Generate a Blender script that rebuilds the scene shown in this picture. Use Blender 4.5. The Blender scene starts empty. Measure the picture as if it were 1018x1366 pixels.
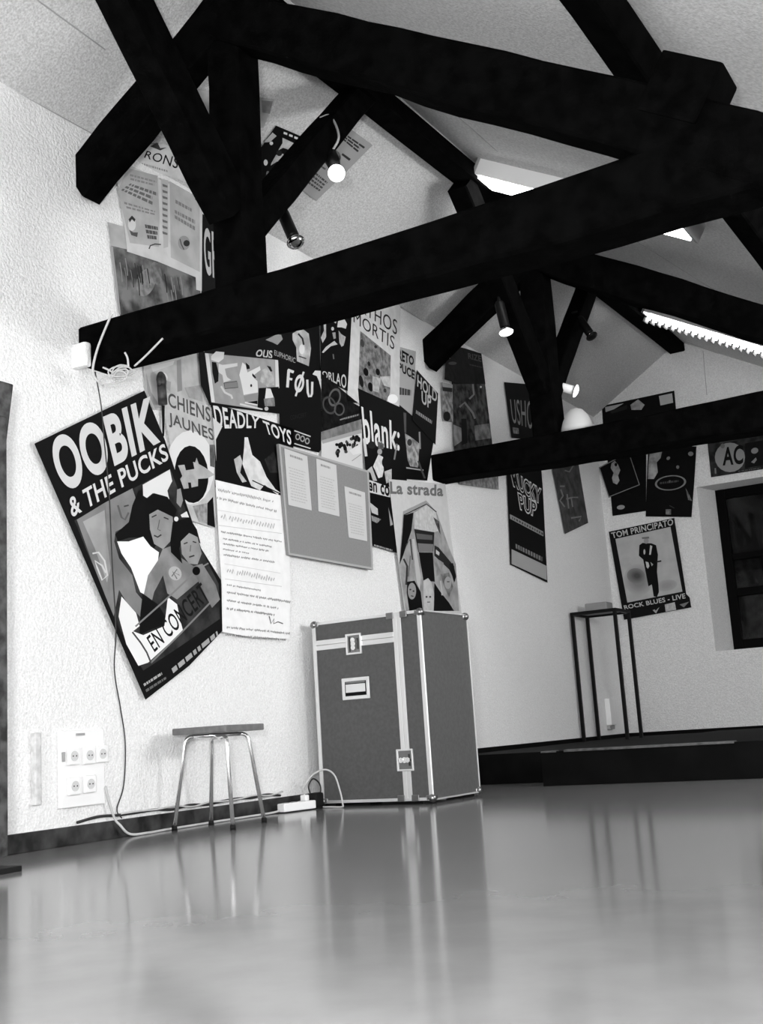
import bpy, bmesh, math, random
from mathutils import Vector, Matrix
D = bpy.data
SC = bpy.context.scene
COL = SC.collection
rnd = random.Random(7)

# ------------------------------------------------------------------ camera
FPX = 1542.56
yaw, pit, rol = math.radians(29.97), math.radians(10.795), math.radians(-3.7295)
CAM = Vector((0, 0, .37))
cy, sy, cp, sp = math.cos(yaw), math.sin(yaw), math.cos(pit), math.sin(pit)
FW = Vector((-sy*cp, cy*cp, sp))
_r0 = Vector((cy, sy, 0)); _u0 = _r0.cross(FW)
RT = _r0*math.cos(rol) + _u0*math.sin(rol)
UP = -_r0*math.sin(rol) + _u0*math.cos(rol)
cam = D.cameras.new('camera'); co = D.objects.new('camera', cam); COL.objects.link(co)
co.matrix_world = Matrix(((RT.x, UP.x, -FW.x, CAM.x), (RT.y, UP.y, -FW.y, CAM.y), (RT.z, UP.z, -FW.z, CAM.z), (0, 0, 0, 1)))
cam.sensor_fit = 'VERTICAL'; cam.sensor_height = 36.0; cam.lens = FPX/1366*36.0
cam.clip_start = .02
SC.camera = co

# ------------------------------------------------------------------ world, lights, exposure
w = D.worlds.new('world'); SC.world = w; w.use_nodes = True
w.node_tree.nodes['Background'].inputs[0].default_value = (.5, .5, .5, 1)
w.node_tree.nodes['Background'].inputs[1].default_value = .05
def area(name, loc, target, sx, sy_, power):
    l = D.lights.new(name, 'AREA'); l.shape = 'RECTANGLE'; l.size = sx; l.size_y = sy_; l.energy = power
    o = D.objects.new(name, l); COL.objects.link(o); o.location = loc
    o.rotation_euler = (Vector(target)-Vector(loc)).to_track_quat('-Z', 'Y').to_euler()
    return o
# hand flash of the photographer, just above and behind the lens
fl = D.lights.new('flash', 'POINT'); fl.energy = 490; fl.shadow_soft_size = .1
fo = D.objects.new('flash', fl); COL.objects.link(fo); fo.location = (-.12, -.12, .62)
# unseen fill added behind the camera to lift the ceiling and far walls
area('fill_light_rear', (-1.2, -2.4, 1.5), (-1.3, 3.0, 1.9), 2.6, 1.8, 85)
area('fill_light_side', (.9, 5.6, 1.55), (-3.6, 7.5, 1.55), 1.8, .5, 118)  # unseen fill added at the right to brighten the left wall
SC.view_settings.view_transform = 'Standard'; SC.view_settings.look = 'None'
SC.view_settings.gamma = 1; SC.view_settings.use_curve_mapping = False
SC.view_settings.exposure = 0.0

# ------------------------------------------------------------------ materials (the photograph is black and white)
def lin(g):
    return g/12.92 if g <= .04045 else ((g+.055)/1.055)**2.4
def mat(name, g, rough=.6, metal=0., spec=.3, noise=0., nscale=8., bump=0., bscale=60., emit=0., bdist=.01, detail=4., lo=.35, hi=.65):
    m = D.materials.new(name); m.use_nodes = True
    nt = m.node_tree; b = nt.nodes['Principled BSDF']
    v = lin(g)
    b.inputs['Base Color'].default_value = (v, v, v, 1)
    b.inputs['Roughness'].default_value = rough; b.inputs['Metallic'].default_value = metal
    b.inputs['Specular IOR Level'].default_value = spec
    tc = nt.nodes.new('ShaderNodeTexCoord')
    if noise:
        n = nt.nodes.new('ShaderNodeTexNoise'); n.inputs['Scale'].default_value = nscale; n.inputs['Detail'].default_value = detail
        nt.links.new(tc.outputs['Object'], n.inputs['Vector'])
        r = nt.nodes.new('ShaderNodeValToRGB')
        a, c = lin(max(0, g-noise)), lin(min(1, g+noise))
        r.color_ramp.elements[0].position = lo; r.color_ramp.elements[1].position = hi
        r.color_ramp.elements[0].color = (a, a, a, 1); r.color_ramp.elements[1].color = (c, c, c, 1)
        nt.links.new(n.outputs['Fac'], r.inputs['Fac']); nt.links.new(r.outputs['Color'], b.inputs['Base Color'])
    if bump:
        n = nt.nodes.new('ShaderNodeTexNoise'); n.inputs['Scale'].default_value = bscale; n.inputs['Detail'].default_value = 6
        nt.links.new(tc.outputs['Object'], n.inputs['Vector'])
        bp = nt.nodes.new('ShaderNodeBump'); bp.inputs['Strength'].default_value = bump; bp.inputs['Distance'].default_value = bdist
        nt.links.new(n.outputs['Fac'], bp.inputs['Height']); nt.links.new(bp.outputs['Normal'], b.inputs['Normal'])
    if emit:
        b.inputs['Emission Color'].default_value = (1, 1, 1, 1); b.inputs['Emission Strength'].default_value = emit
    return m
M_WALL = mat('white_plaster', .91, .85, noise=.035, nscale=120, bump=.8, bscale=75, bdist=.01, detail=10)
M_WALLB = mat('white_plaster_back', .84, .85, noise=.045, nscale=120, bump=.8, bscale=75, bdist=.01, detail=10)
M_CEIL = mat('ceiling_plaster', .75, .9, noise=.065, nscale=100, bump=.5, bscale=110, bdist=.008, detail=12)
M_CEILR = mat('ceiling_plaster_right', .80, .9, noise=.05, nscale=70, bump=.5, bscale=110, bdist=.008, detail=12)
M_FLOOR = mat('grey_linoleum', .455, .12, spec=.5, noise=.012, nscale=7)
M_FLOOR.node_tree.nodes['Principled BSDF'].inputs['IOR'].default_value = 1.18
M_BEAM = mat('black_timber', .022, .9, spec=.015, noise=.01, nscale=14, bump=.4, bscale=22)
M_BASE = mat('dark_skirting', .18, .6, spec=.2, noise=.07, nscale=12)
M_STAGE = mat('black_stage_paint', .035, .7, spec=.06, noise=.012, nscale=9)
M_BATTEN = mat('worn_batten', .30, .6, noise=.06, nscale=20)
M_CASE = mat('grey_case_panel', .315, .55, spec=.3, noise=.015, nscale=60, bump=.1, bscale=300, bdist=.001)
M_ALU = mat('aluminium', .90, .36, .65)
M_CHROME = mat('chrome', .95, .2, .9)
M_STEEL = mat('dull_steel', .55, .35, 1.0)
M_BLACK = mat('black_metal', .035, .5, spec=.15)
M_DARKRIG = mat('scuffed_dark_metal', .20, .5, spec=.3, noise=.10, nscale=25)
M_RUB = mat('black_rubber', .08, .7, spec=.2)
M_SEAT = mat('grey_laminate', .42, .4, noise=.03, nscale=30)
M_WHITEP = mat('white_plastic', .93, .4)
M_GREYP = mat('grey_plastic', .62, .5)
M_CABLE = mat('pale_cable', .75, .5)
M_DCABLE = mat('dark_cable', .18, .5)
M_TUBE = mat('lit_tube', .95, .4, emit=12.0)
M_BULB = mat('lit_bulb', .95, .4, emit=6.0)
M_BULB2 = mat('lit_reflector', .95, .4, emit=3.0)
M_LENS = mat('unlit_reflector', .7, .12, 1.0)
M_FRAME = mat('black_window_paint', .025, .6, spec=.04)
M_BOARD = mat('grey_felt_board', .60, .8, noise=.012, nscale=120)
M_EXT = mat('night_outside', .08, .9, noise=.05, nscale=4)
def glass():
    m = D.materials.new('window_glass'); m.use_nodes = True; nt = m.node_tree; nt.nodes.clear()
    o = nt.nodes.new('ShaderNodeOutputMaterial'); mx = nt.nodes.new('ShaderNodeMixShader'); f = nt.nodes.new('ShaderNodeFresnel'); f.inputs[0].default_value = 1.25
    t = nt.nodes.new('ShaderNodeBsdfTransparent'); g = nt.nodes.new('ShaderNodeBsdfGlossy'); g.inputs['Roughness'].default_value = .03
    t.inputs[0].default_value = (.8, .8, .8, 1)
    nt.links.new(f.outputs[0], mx.inputs[0]); nt.links.new(t.outputs[0], mx.inputs[1]); nt.links.new(g.outputs[0], mx.inputs[2]); nt.links.new(mx.outputs[0], o.inputs[0])
    return m
M_GLASS = glass()
_ink = {}
def ink(g, n=0., s=30.):
    g = g*.45 if g < .16 else g-.088*max(0, (.4-g)/.24)   # printing ink is denser than the greys noted from the picture
    k = (round(g, 2), round(n, 2), round(s))
    if k not in _ink:
        _ink[k] = mat('print_grey', k[0], .55, spec=.07, noise=k[1], nscale=s, lo=.38, hi=.62)
    return _ink[k]

# ------------------------------------------------------------------ mesh helpers
def link(name, bm, mats, parent=None, smooth=False):
    me = D.meshes.new(name); bm.normal_update(); bm.to_mesh(me); bm.free()
    for m in (mats if isinstance(mats, (list, tuple)) else [mats]): me.materials.append(m)
    if smooth:
        for p in me.polygons: p.use_smooth = True
    o = D.objects.new(name, me); COL.objects.link(o)
    if parent is not None:
        o.parent = parent; o.matrix_parent_inverse = parent.matrix_world.inverted() if parent.matrix_world else Matrix()
    return o
def tag(o, label=None, cat=None, group=None, kind=None):
    if label: o['label'] = label
    if cat: o['category'] = cat
    if group: o['group'] = group
    if kind: o['kind'] = kind
    return o
def empty(name, loc, label=None, cat=None, group=None, kind=None):
    o = D.objects.new(name, None); COL.objects.link(o); o.location = loc; o.empty_display_size = .1
    o.matrix_world = Matrix.Translation(loc)
    return tag(o, label, cat, group, kind)
def box(bm, c, s, rot=None, bev=0.):
    vs = []
    for x in (-.5, .5):
        for y in (-.5, .5):
            for z in (-.5, .5):
                v = Vector((x*s[0], y*s[1], z*s[2]))
                if rot is not None: v = rot @ v
                vs.append(bm.verts.new(v+Vector(c)))
    idx = [(0, 1, 3, 2), (4, 6, 7, 5), (0, 4, 5, 1), (2, 3, 7, 6), (0, 2, 6, 4), (1, 5, 7, 3)]
    fs = [bm.faces.new([vs[i] for i in f]) for f in idx]
    if bev:
        es = list({e for f in fs for e in f.edges})
        bmesh.ops.bevel(bm, geom=es, offset=bev, segments=2, affect='EDGES', profile=.6)
def box2(bm, a, b, bev=0.):
    a, b = Vector(a), Vector(b); box(bm, (a+b)/2, b-a, None, bev)
def nB(): return bmesh.new()
def tube(bm, pts, r, n=10, cap=True):
    pts = [Vector(p) for p in pts]; rings = []
    t0 = (pts[1]-pts[0]).normalized()
    ref = Vector((0, 0, 1)) if abs(t0.z) < .9 else Vector((1, 0, 0))
    u = t0.cross(ref).normalized()
    for i, p in enumerate(pts):
        t = (pts[min(i+1, len(pts)-1)]-pts[max(i-1, 0)]).normalized()
        u = (u - t*u.dot(t)).normalized(); v = t.cross(u)
        rr = r[i] if isinstance(r, (list, tuple)) else r
        rings.append([bm.verts.new(p+(u*math.cos(2*math.pi*k/n)+v*math.sin(2*math.pi*k/n))*rr) for k in range(n)])
    for a, b in zip(rings, rings[1:]):
        for k in range(n): bm.faces.new((a[k], a[(k+1) % n], b[(k+1) % n], b[k]))
    if cap:
        bm.faces.new(list(reversed(rings[0]))); bm.faces.new(rings[-1])
def spline(pts, k=8):
    P = [Vector(p) for p in pts]; P = [P[0]*2-P[1]]+P+[P[-1]*2-P[-2]]; out = []
    for i in range(1, len(P)-2):
        for j in range(k):
            t = j/k
            out.append(.5*((2*P[i])+(P[i+1]-P[i-1])*t+(2*P[i-1]-5*P[i]+4*P[i+1]-P[i+2])*t*t+(3*P[i]-P[i-1]-3*P[i+1]+P[i+2])*t**3))
    out.append(P[-2]); return out
def prism(bm, poly, n, d):
    """extrude a closed polygon (list of Vectors) along n*d"""
    a = [bm.verts.new(p) for p in poly]; b = [bm.verts.new(Vector(p)+Vector(n)*d) for p in poly]
    bm.faces.new(a); bm.faces.new(list(reversed(b)))
    for i in range(len(a)): bm.faces.new((a[i], b[i], b[(i+1) % len(a)], a[(i+1) % len(a)]))
def timber(bm, p0, p1, wd, ht, side, seg=14, wob=.006, seed=1):
    """hewn beam from p0 to p1; wd along 'side', ht across; gentle irregular faces, chamfered arrises"""
    R = random.Random(seed)
    p0, p1, side = Vector(p0), Vector(p1), Vector(side).normalized()
    ax = (p1-p0).normalized(); side = (side-ax*side.dot(ax)).normalized(); up = side.cross(ax)
    ch = min(wd, ht)*.07
    prof = [(-wd/2+ch, -ht/2), (wd/2-ch, -ht/2), (wd/2, -ht/2+ch), (wd/2, ht/2-ch), (wd/2-ch, ht/2), (-wd/2+ch, ht/2), (-wd/2, ht/2-ch), (-wd/2, -ht/2+ch)]
    rings = []; ou = [0]*4
    for i in range(seg+1):
        q = p0.lerp(p1, i/seg)
        ou = [max(-2, min(2, o*.7+R.uniform(-1, 1))) for o in ou]
        k = 0 if i in (0, seg) else 1
        ring = []
        for (a, b) in prof:
            da = (ou[0] if a > 0 else ou[1])*wob*.4*k; db = (ou[2] if b > 0 else ou[3])*wob*k
            ring.append(bm.verts.new(q+side*(a+da)+up*(b+db)))
        rings.append(ring)
    for a, b in zip(rings, rings[1:]):
        for k in range(8): bm.faces.new((a[k], a[(k+1) % 8], b[(k+1) % 8], b[k]))
    bm.faces.new(list(reversed(rings[0]))); bm.faces.new(rings[-1])

# ------------------------------------------------------------------ surfaces things are fixed to
XL, YB, XR, YF = -3.635, 10.58, 1.2, -2.6
RX, RZ, WZ = -2.73, 3.84, 3.27
SL, SR = (RZ-WZ)/(RX-XL), -.57
class Plane:
    def __init__(s, o, n): s.o, s.n = Vector(o), Vector(n).normalized()
    def hit(s, px, py, off=0.):
        d = RT*(px-509) - UP*(py-683) + FW*FPX
        t = ((s.o+s.n*off-CAM).dot(s.n))/d.dot(s.n); return CAM+d*t
P_LEFT = Plane((XL, 0, 0), (1, 0, 0))
P_BACK = Plane((0, YB, 0), (0, -1, 0))
P_FLOOR = Plane((0, 0, 0), (0, 0, 1))
P_CL = Plane((XL, 0, WZ), (SL, 0, -1))
P_CR = Plane((RX, 0, RZ), (SR, 0, -1))

# ================================================================== ROOM SHELL
bm = nB(); box2(bm, (XL-.2, YF-.2, -.1), (XR+.2, YB+.5, 0)); tag(link('floor', bm, M_FLOOR), 'glossy grey linoleum floor', kind='structure')
bm = nB(); box2(bm, (XL-.25, YF-.2, 0), (XL, YB, WZ+.02)); tag(link('wall_left', bm, M_WALL), 'rough white plaster wall covered in posters', kind='structure')
ZR = RZ+SR*(XR-RX)
bm = nB(); box2(bm, (XR, YF-.2, 0), (XR+.2, YB, ZR+.05)); tag(link('wall_right', bm, M_WALL), 'white plaster wall on the right', kind='structure')
bm = nB(); prism(bm, [Vector((XL, YF, 0)), Vector((XR, YF, 0)), Vector((XR, YF, ZR)), Vector((RX, YF, RZ)), Vector((XL, YF, WZ))], (0, -1, 0), .2)
tag(link('wall_front', bm, M_WALL), 'white plaster wall behind the viewer', kind='structure')
WX0, WX1, WZ0, WZ1 = -2.72, -1.45, .90, 2.415
def rz(x): return RZ+(SL if x < RX else -SR)*-abs(x-RX)
bm = nB(); T = .42; WF0 = WX0+.09
prism(bm, [Vector(p) for p in ((XL-.25, YB, 0), (WX0, YB, 0), (WX0, YB, rz(WX0)), (RX, YB, RZ), (XL, YB, WZ), (XL-.25, YB, WZ))], (0, 1, 0), T)
prism(bm, [Vector(p) for p in ((WX1, YB, 0), (XR+.2, YB, 0), (XR+.2, YB, rz(XR)), (XR, YB, rz(XR)), (WX1, YB, rz(WX1)))], (0, 1, 0), T)
prism(bm, [Vector(p) for p in ((WX0, YB, 0), (WX1, YB, 0), (WX1, YB, WZ0), (WX0, YB, WZ0))], (0, 1, 0), T)
prism(bm, [Vector(p) for p in ((WX0, YB, WZ1), (WX1, YB, WZ1), (WX1, YB, rz(WX1)), (WX0, YB, rz(WX0)))], (0, 1, 0), T)
prism(bm, [Vector(p) for p in ((WX0, YB, WZ0), (WF0, YB+.3, WZ0), (WF0, YB+T, WZ0), (WX0, YB+T, WZ0))], (0, 0, 1), WZ1-WZ0)
tag(link('wall_back', bm, M_WALLB), 'white plaster gable wall with a deep window opening', kind='structure')
bm = nB(); prism(bm, [Vector((XL, YF-.2, WZ)), Vector((XL, YB+.02, WZ)), Vector((RX, YB+.02, RZ)), Vector((RX, YF-.2, RZ))], (-.3, 0, 1), .12)
tag(link('ceiling', bm, M_CEIL), 'left slope of the rough plaster ceiling', kind='structure')
bm = nB(); prism(bm, [Vector((RX, YF-.2, RZ)), Vector((RX, YB+.02, RZ)), Vector((XR+.2, YB+.02, RZ+SR*(XR+.2-RX))), Vector((XR+.2, YF-.2, RZ+SR*(XR+.2-RX)))], (.3, 0, 1), .12)
tag(link('ceiling', bm, M_CEILR), 'right slope of the rough plaster ceiling', kind='structure')
# skirting, stage
bm = nB(); box2(bm, (XL, YF, 0), (XL+.016, 6.9, .075), .004); tag(link('baseboard_left', bm, M_BASE), 'dark skirting along the left wall', kind='structure')
bm = nB(); box2(bm, (XL, 6.9, .19), (XL+.014, YB, .222), .003); tag(link('baseboard_left', bm, M_STAGE), 'black skirting of left wall above the stage', kind='structure')
bm = nB(); box2(bm, (XL+.014, YB-.014, .19), (XR, YB, .222), .003); tag(link('baseboard_back', bm, M_STAGE), 'black skirting under the window wall', kind='structure')
stage = empty('stage', (-2.0, 6.5, 0), 'low black stage platform along the back wall of the room', 'stage')
bm = nB(); box2(bm, (XL+.002, 6.9, 0), (-2.775, YB-.002, .19), .004); link('platform', bm, M_STAGE, stage)
bm = nB(); box2(bm, (-2.77, 6.5, 0), (XR-.002, YB-.002, .2), .004); link('platform', bm, M_STAGE, stage)
bm = nB(); box2(bm, (-2.765, 6.492, .193), (-2.67, 6.54, .203), .001); box2(bm, (-2.62, 6.492, .192), (-1.63, 6.56, .206), .002)
tag(link('nosing', bm, M_BATTEN, stage), 'worn pale edge batten')
# thin joint lines in the plaster of the ceiling
for pl, a, b in ((P_CL, (0, 111), (122, 178)), (P_CL, (533, 408), (568, 431)), (P_CL, (50, 0), (140, 66)), (P_CR, (612, 156), (664, 202)), (P_CR, (905, 452), (1040, 502)), (P_CR, (815, 300), (990, 410)), (P_BACK, (938, 468), (943, 527))):
    bm = nB(); tube(bm, [pl.hit(a[0], a[1], .001), pl.hit(b[0], b[1], .001)], .0035 if pl is P_CL else .003, 5)
    tag(link('trim_1', bm, M_GREYP), 'hairline joint in the ceiling plaster', kind='structure')
# plaster block in front of the first beam end
bm = nB(); box2(bm, (XL-.01, 3.615, 2.055), (XL+.085, 3.656, 2.17), .014); tag(link('trim_2', bm, M_WALL), 'white plaster block at the end of the near tie beam', kind='structure')

# window
win = empty('window_1', ((WX0+WX1)/2, YB+.3, WZ0), 'dark timber window in the back wall', kind='structure')
YW = YB+.30
FR = .085
bm = nB()
box2(bm, (WF0, YW, WZ0), (WF0+FR, YW+.06, WZ1), .006); box2(bm, (WX1-FR, YW, WZ0), (WX1, YW+.06, WZ1), .006)
box2(bm, (WF0+FR, YW, WZ0), (WX1-FR, YW+.06, WZ0+.10), .006); box2(bm, (WF0+FR, YW, WZ1-.09), (WX1-FR, YW+.06, WZ1), .006)
link('window_frame', bm, M_FRAME, win)
bm = nB(); box2(bm, (WF0+FR, YW+.005, 1.40), (WX1-FR, YW+.055, 1.475), .005); link('transom', bm, M_FRAME, win)
for i in range(3):
    x = WF0+FR+(i+1)*.275
    bm = nB(); box2(bm, (x-.018, YW+.01, WZ0+.1), (x+.018, YW+.05, 1.40), .003); box2(bm, (x-.018, YW+.01, 1.475), (x+.018, YW+.05, 1.74), .003); link('glazing_bar', bm, M_FRAME, win)
bm = nB(); box2(bm, (WF0+FR, YW+.01, 1.74), (WX1-FR, YW+.05, 1.80), .004); link('transom', bm, M_FRAME, win)
bm = nB(); box2(bm, (WF0+FR-.01, YW+.026, WZ0+.09), (WX1-FR+.01, YW+.032, WZ1-.08)); link('pane', bm, M_GLASS, win)
bm = nB(); box2(bm, (WF0+.02, YW+.105, WZ0+.05), (WX1-.02, YW+.11, 1.78)); tag(link('grey_sheet', bm, mat('mottled_grey', .13, .9, noise=.06, nscale=14), win), 'faint grey sheet behind the lower panes')  # mottled grey sheet added for the paler lower panes
bm = nB(); box2(bm, (WF0-.3, YB+T+.0, WZ0-.3), (WX1+.3, YB+T+.05, WZ1+.3)); link('dark_outside', bm, M_EXT, win)

# ================================================================== ROOF TIMBERS
def truss(Y, seed, label, zs, ze, th):
    """asymmetric king-post truss whose front faces lie at depth Y"""
    t = empty('roof_truss', (RX, Y+.1, 2.05), label, 'roof truss', 'black timber roof trusses')
    s = (0, 1, 0)
    # tie beam, sagging a touch in the middle
    bm = nB(); R = random.Random(seed)
    n = 16; rings = []
    for i in range(n+1):
        u = i/n; x = XL-.02+u*(.0-XL)
        top = 2.268-.018*math.sin(u*math.pi*1.3)+R.uniform(-.004, .004)
        bot = 2.085-.05*math.sin(min(1, u*1.25)*math.pi*.5)-.012*math.sin(u*math.pi)+R.uniform(-.006, .006)
        if i == n: top = 2.255
        y0, y1 = Y+R.uniform(-.003, .003), Y+.20+R.uniform(-.004, .004); c = .012
        rings.append([bm.verts.new(p) for p in ((x, y0+c, bot), (x, y1-c, bot), (x, y1, bot+c), (x, y1, top-c), (x, y1-c, top), (x, y0+c, top), (x, y0, top-c), (x, y0, bot+c))])
    for a, b in zip(rings, rings[1:]):
        for k in range(8): bm.faces.new((a[k], a[(k+1) % 8], b[(k+1) % 8], b[k]))
    bm.faces.new(list(reversed(rings[0]))); bm.faces.new(rings[-1])
    link('tie_beam', bm, M_BEAM, t)
    bm = nB(); timber(bm, (-2.78, Y+.10, 2.2), (-2.78, Y+.10, 3.62), .175, .165, (1, 0, 0), 10, .006, seed+1); link('king_post', bm, M_BEAM, t)
    bm = nB(); timber(bm, (XL-.02, Y+.06, 2.985), (-2.74, Y+.06, 3.56), .12, .215, s, 8, .008, seed+2); link('rafter', bm, M_BEAM, t)
    bm = nB(); timber(bm, (-2.80, Y+.075, zs), (-.53, Y+.075, ze), .15, th, s, 16, .009, seed+3); link('rafter', bm, M_BEAM, t)
    bm = nB(); timber(bm, (-2.775, Y+.03, 2.58), (-2.775, Y-1.0, 3.66), .13, .185, (1, 0, 0), 8, .005, seed+4); link('brace', bm, M_BEAM, t)
    bm = nB(); timber(bm, (-2.775, Y+.14, 2.55), (-2.775, Y+1.22, 3.70), .125, .14, (1, 0, 0), 8, .005, seed+5); link('brace', bm, M_BEAM, t)
    bm = nB(); box(bm, (-.84, Y+.09, 2.45), (.23, .20, .22), Matrix.Rotation(math.atan(.63), 3, 'Y'), .012); link('cleat', bm, M_BEAM, t)
    return t
truss(3.66, 11, 'near black timber roof truss whose tie beam crosses the middle of the picture', 3.535, 2.085, .225)
truss(7.05, 41, 'far black timber roof truss smaller in view, over the flight case and stand', 3.565, 2.235, .212)
bm = nB(); timber(bm, (-2.765, YF+.0, 3.61), (-2.75, YB-.005, 3.79), .15, .12, (1, 0, 0), 30, .004, 5)
tag(link('ridge_beam', bm, M_BEAM), 'long black ridge beam running under the roof apex to the back wall', 'beam')
bm = nB(); timber(bm, (-1.06, YF+.0, 2.79), (-1.06, YB-.005, 2.79), .155, .12, (1, 0, SR), 30, .006, 6)
tag(link('purlin', bm, M_BEAM), 'black purlin on the right roof slope crossing above the near truss', 'beam')

# ================================================================== POSTERS
def bil(q, u, v):
    a = [q[0][k]*(1-u)+q[1][k]*u for k in (0, 1)]; b = [q[3][k]*(1-u)+q[2][k]*u for k in (0, 1)]
    return (a[0]*(1-v)+b[0]*v, a[1]*(1-v)+b[1]*v)
_txt = {}
def textmesh(s, bold, res=3):
    k = (s, bold)
    if k not in _txt:
        c = D.curves.new('lettering', 'FONT'); c.body = s; c.offset = bold; c.resolution_u = 8 if s == 'OOBIK' else 4; c.space_character = 1.06
        o = D.objects.new('lettering', c); COL.objects.link(o)
        bpy.context.view_layer.update()
        me = D.meshes.new_from_object(o.evaluated_get(bpy.context.evaluated_depsgraph_get()))
        vs = [(v.co.x, v.co.y) for v in me.vertices]; fs = [tuple(p.vertices) for p in me.polygons]
        D.objects.remove(o); D.curves.remove(c); D.meshes.remove(me)
        x0, x1 = min(v[0] for v in vs), max(v[0] for v in vs); y0, y1 = min(v[1] for v in vs), max(v[1] for v in vs)
        _txt[k] = ([((x-x0)/(x1-x0), 1-(y-y0)/(y1-y0)) for x, y in vs], fs)
    return _txt[k]
def pieces(bm):
    """split printed marks that stand well apart from each other into meshes of their own"""
    bm.verts.index_update(); isl = {}; boxes = []
    for v in bm.verts:
        if v in isl: continue
        k = len(boxes); st_ = [v]; isl[v] = k; lo = v.co.copy(); hi = v.co.copy()
        while st_:
            q = st_.pop()
            for i in range(3): lo[i] = min(lo[i], q.co[i]); hi[i] = max(hi[i], q.co[i])
            for e in q.link_edges:
                p_ = e.other_vert(q)
                if p_ not in isl: isl[p_] = k; st_.append(p_)
        boxes.append((lo, hi, max(hi-lo)))
    par = list(range(len(boxes)))
    def find(i):
        while par[i] != i: par[i] = par[par[i]]; i = par[i]
        return i
    for i in range(len(boxes)):
        for j in range(i):
            if find(i) == find(j): continue
            A, B = boxes[i], boxes[j]
            g = math.sqrt(sum(max(0, A[0][k]-B[1][k], B[0][k]-A[1][k])**2 for k in range(3)))
            if g <= max(.02, .5*max(A[2], B[2])): par[find(i)] = find(j)
    groups = sorted({find(i) for i in range(len(boxes))})
    if len(groups) == 1: return [bm]
    out = []
    for gp in groups:
        c = bm.copy(); c.verts.ensure_lookup_table()
        keep = {v.index for v, k in isl.items() if find(k) == gp}
        bmesh.ops.delete(c, geom=[v for v in c.verts if v.index not in keep], context='VERTS'); out.append(c)
    bm.free(); return out
class Sheet:
    """a printed sheet lying on a surface; outline and print are given where they sit on that surface"""
    def __init__(s, name, label, cat, pl, outline, level, g, group=None, noise=0., nscale=30., thick=.0016, tr=None, gap=.004):
        s.pl, s.off, s.k = pl, .004+level*gap, 0
        s.tr = tr
        out = [s.t(p) for p in outline]
        P = [pl.hit(x, y, s.off) for x, y in out]
        cen = sum(P, Vector())/len(P)
        s.root = D.objects.new(name, D.meshes.new(name)); COL.objects.link(s.root); s.root.location = cen
        s.root.matrix_world = Matrix.Translation(cen)
        bm = nB(); prism(bm, [p-cen for p in P], -pl.n, thick); bmesh.ops.recalc_face_normals(bm, faces=bm.faces)
        bm.to_mesh(s.root.data); bm.free(); s.root.data.materials.append(ink(g, noise, nscale))
        tag(s.root, label, cat, group); s.cen = cen
        s.b = {}
    def t(s, p):
        if s.tr is None: return p
        k, ox, oy = s.tr; return (p[0]/k+ox, p[1]/k+oy)
    def z(s, k, ox, oy): s.tr = (k, ox, oy); return s
    def _add(s, part, g, n, sc, polys, raw=False):
        s.k += 1; off = s.off+.0003+s.k*.00006
        bm, mats = s.b.setdefault(part, (nB(), []))
        m = ink(g, n, sc)
        if m not in mats: mats.append(m)
        i = mats.index(m)
        for vs, fs in polys:
            V = [bm.verts.new(s.pl.hit(*(p if raw else s.t(p)), off)-s.cen) for p in vs]
            for f in fs:
                try:
                    F = bm.faces.new([V[q] for q in f]); F.material_index = i
                except ValueError: pass
    def poly(s, pts, g, n=0., sc=30., part='picture'): s._add(part, g, n, sc, [(pts, [tuple(range(len(pts)))])]); return s
    def ell(s, c, rx, ry, g, rot=0., n=20, noise=0., part='picture'):
        a = math.radians(rot); pts = []
        for i in range(n):
            x, y = rx*math.cos(2*math.pi*i/n), ry*math.sin(2*math.pi*i/n)
            pts.append((c[0]+x*math.cos(a)-y*math.sin(a), c[1]+x*math.sin(a)+y*math.cos(a)))
        return s.poly(pts, g, noise, part=part)
    def ring(s, c, rx, ry, w_, g, rot=0., n=28):
        a = math.radians(rot); V = []; F = []
        for i in range(n):
            for f in (1, 1-w_):
                x, y = f*rx*math.cos(2*math.pi*i/n), f*ry*math.sin(2*math.pi*i/n)
                V.append((c[0]+x*math.cos(a)-y*math.sin(a), c[1]+x*math.sin(a)+y*math.cos(a)))
        for i in range(n): j = (i+1) % n; F.append((2*i, 2*j, 2*j+1, 2*i+1))
        s._add('picture', g, 0, 30, [(V, F)]); return s
    def line(s, pts, w_, g, part='picture'):
        V = []; F = []
        for i, p in enumerate(pts):
            a, b = pts[max(0, i-1)], pts[min(len(pts)-1, i+1)]
            dx, dy = b[0]-a[0], b[1]-a[1]; L = math.hypot(dx, dy) or 1
            V += [(p[0]-dy/L*w_/2, p[1]+dx/L*w_/2), (p[0]+dy/L*w_/2, p[1]-dx/L*w_/2)]
        for i in range(len(pts)-1): F.append((2*i, 2*i+1, 2*i+3, 2*i+2))
        s._add(part, g, 0, 30, [(V, F)]); return s
    def frame(s, pts, w_, g): return s.line(list(pts)+[pts[0]], w_, g)
    def text(s, body, quad, g, bold=.02):
        vs, fs = textmesh(body, bold); q = [s.t(p) for p in quad]
        s._add('lettering', g, 0, 30, [([bil(q, u, v) for u, v in vs], fs)], raw=True); return s
    def bars(s, quad, rows, g, seed=1, fill=.55, lo=.05, hi=.16):
        R = random.Random(seed); P = []
        for r in range(rows):
            x = R.uniform(0, .06); end = R.uniform(.8, 1)
            while x < end:
                L = R.uniform(lo, hi); v0 = (r+.2)/rows; v1 = (r+.2+fill)/rows; e = min(x+L, end)
                P.append(([bil(quad, x, v0), bil(quad, e, v0), bil(quad, e, v1), bil(quad, x, v1)], [(0, 1, 2, 3)])); x += L+.03
        s._add('lettering', g, 0, 30, P); return s
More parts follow.
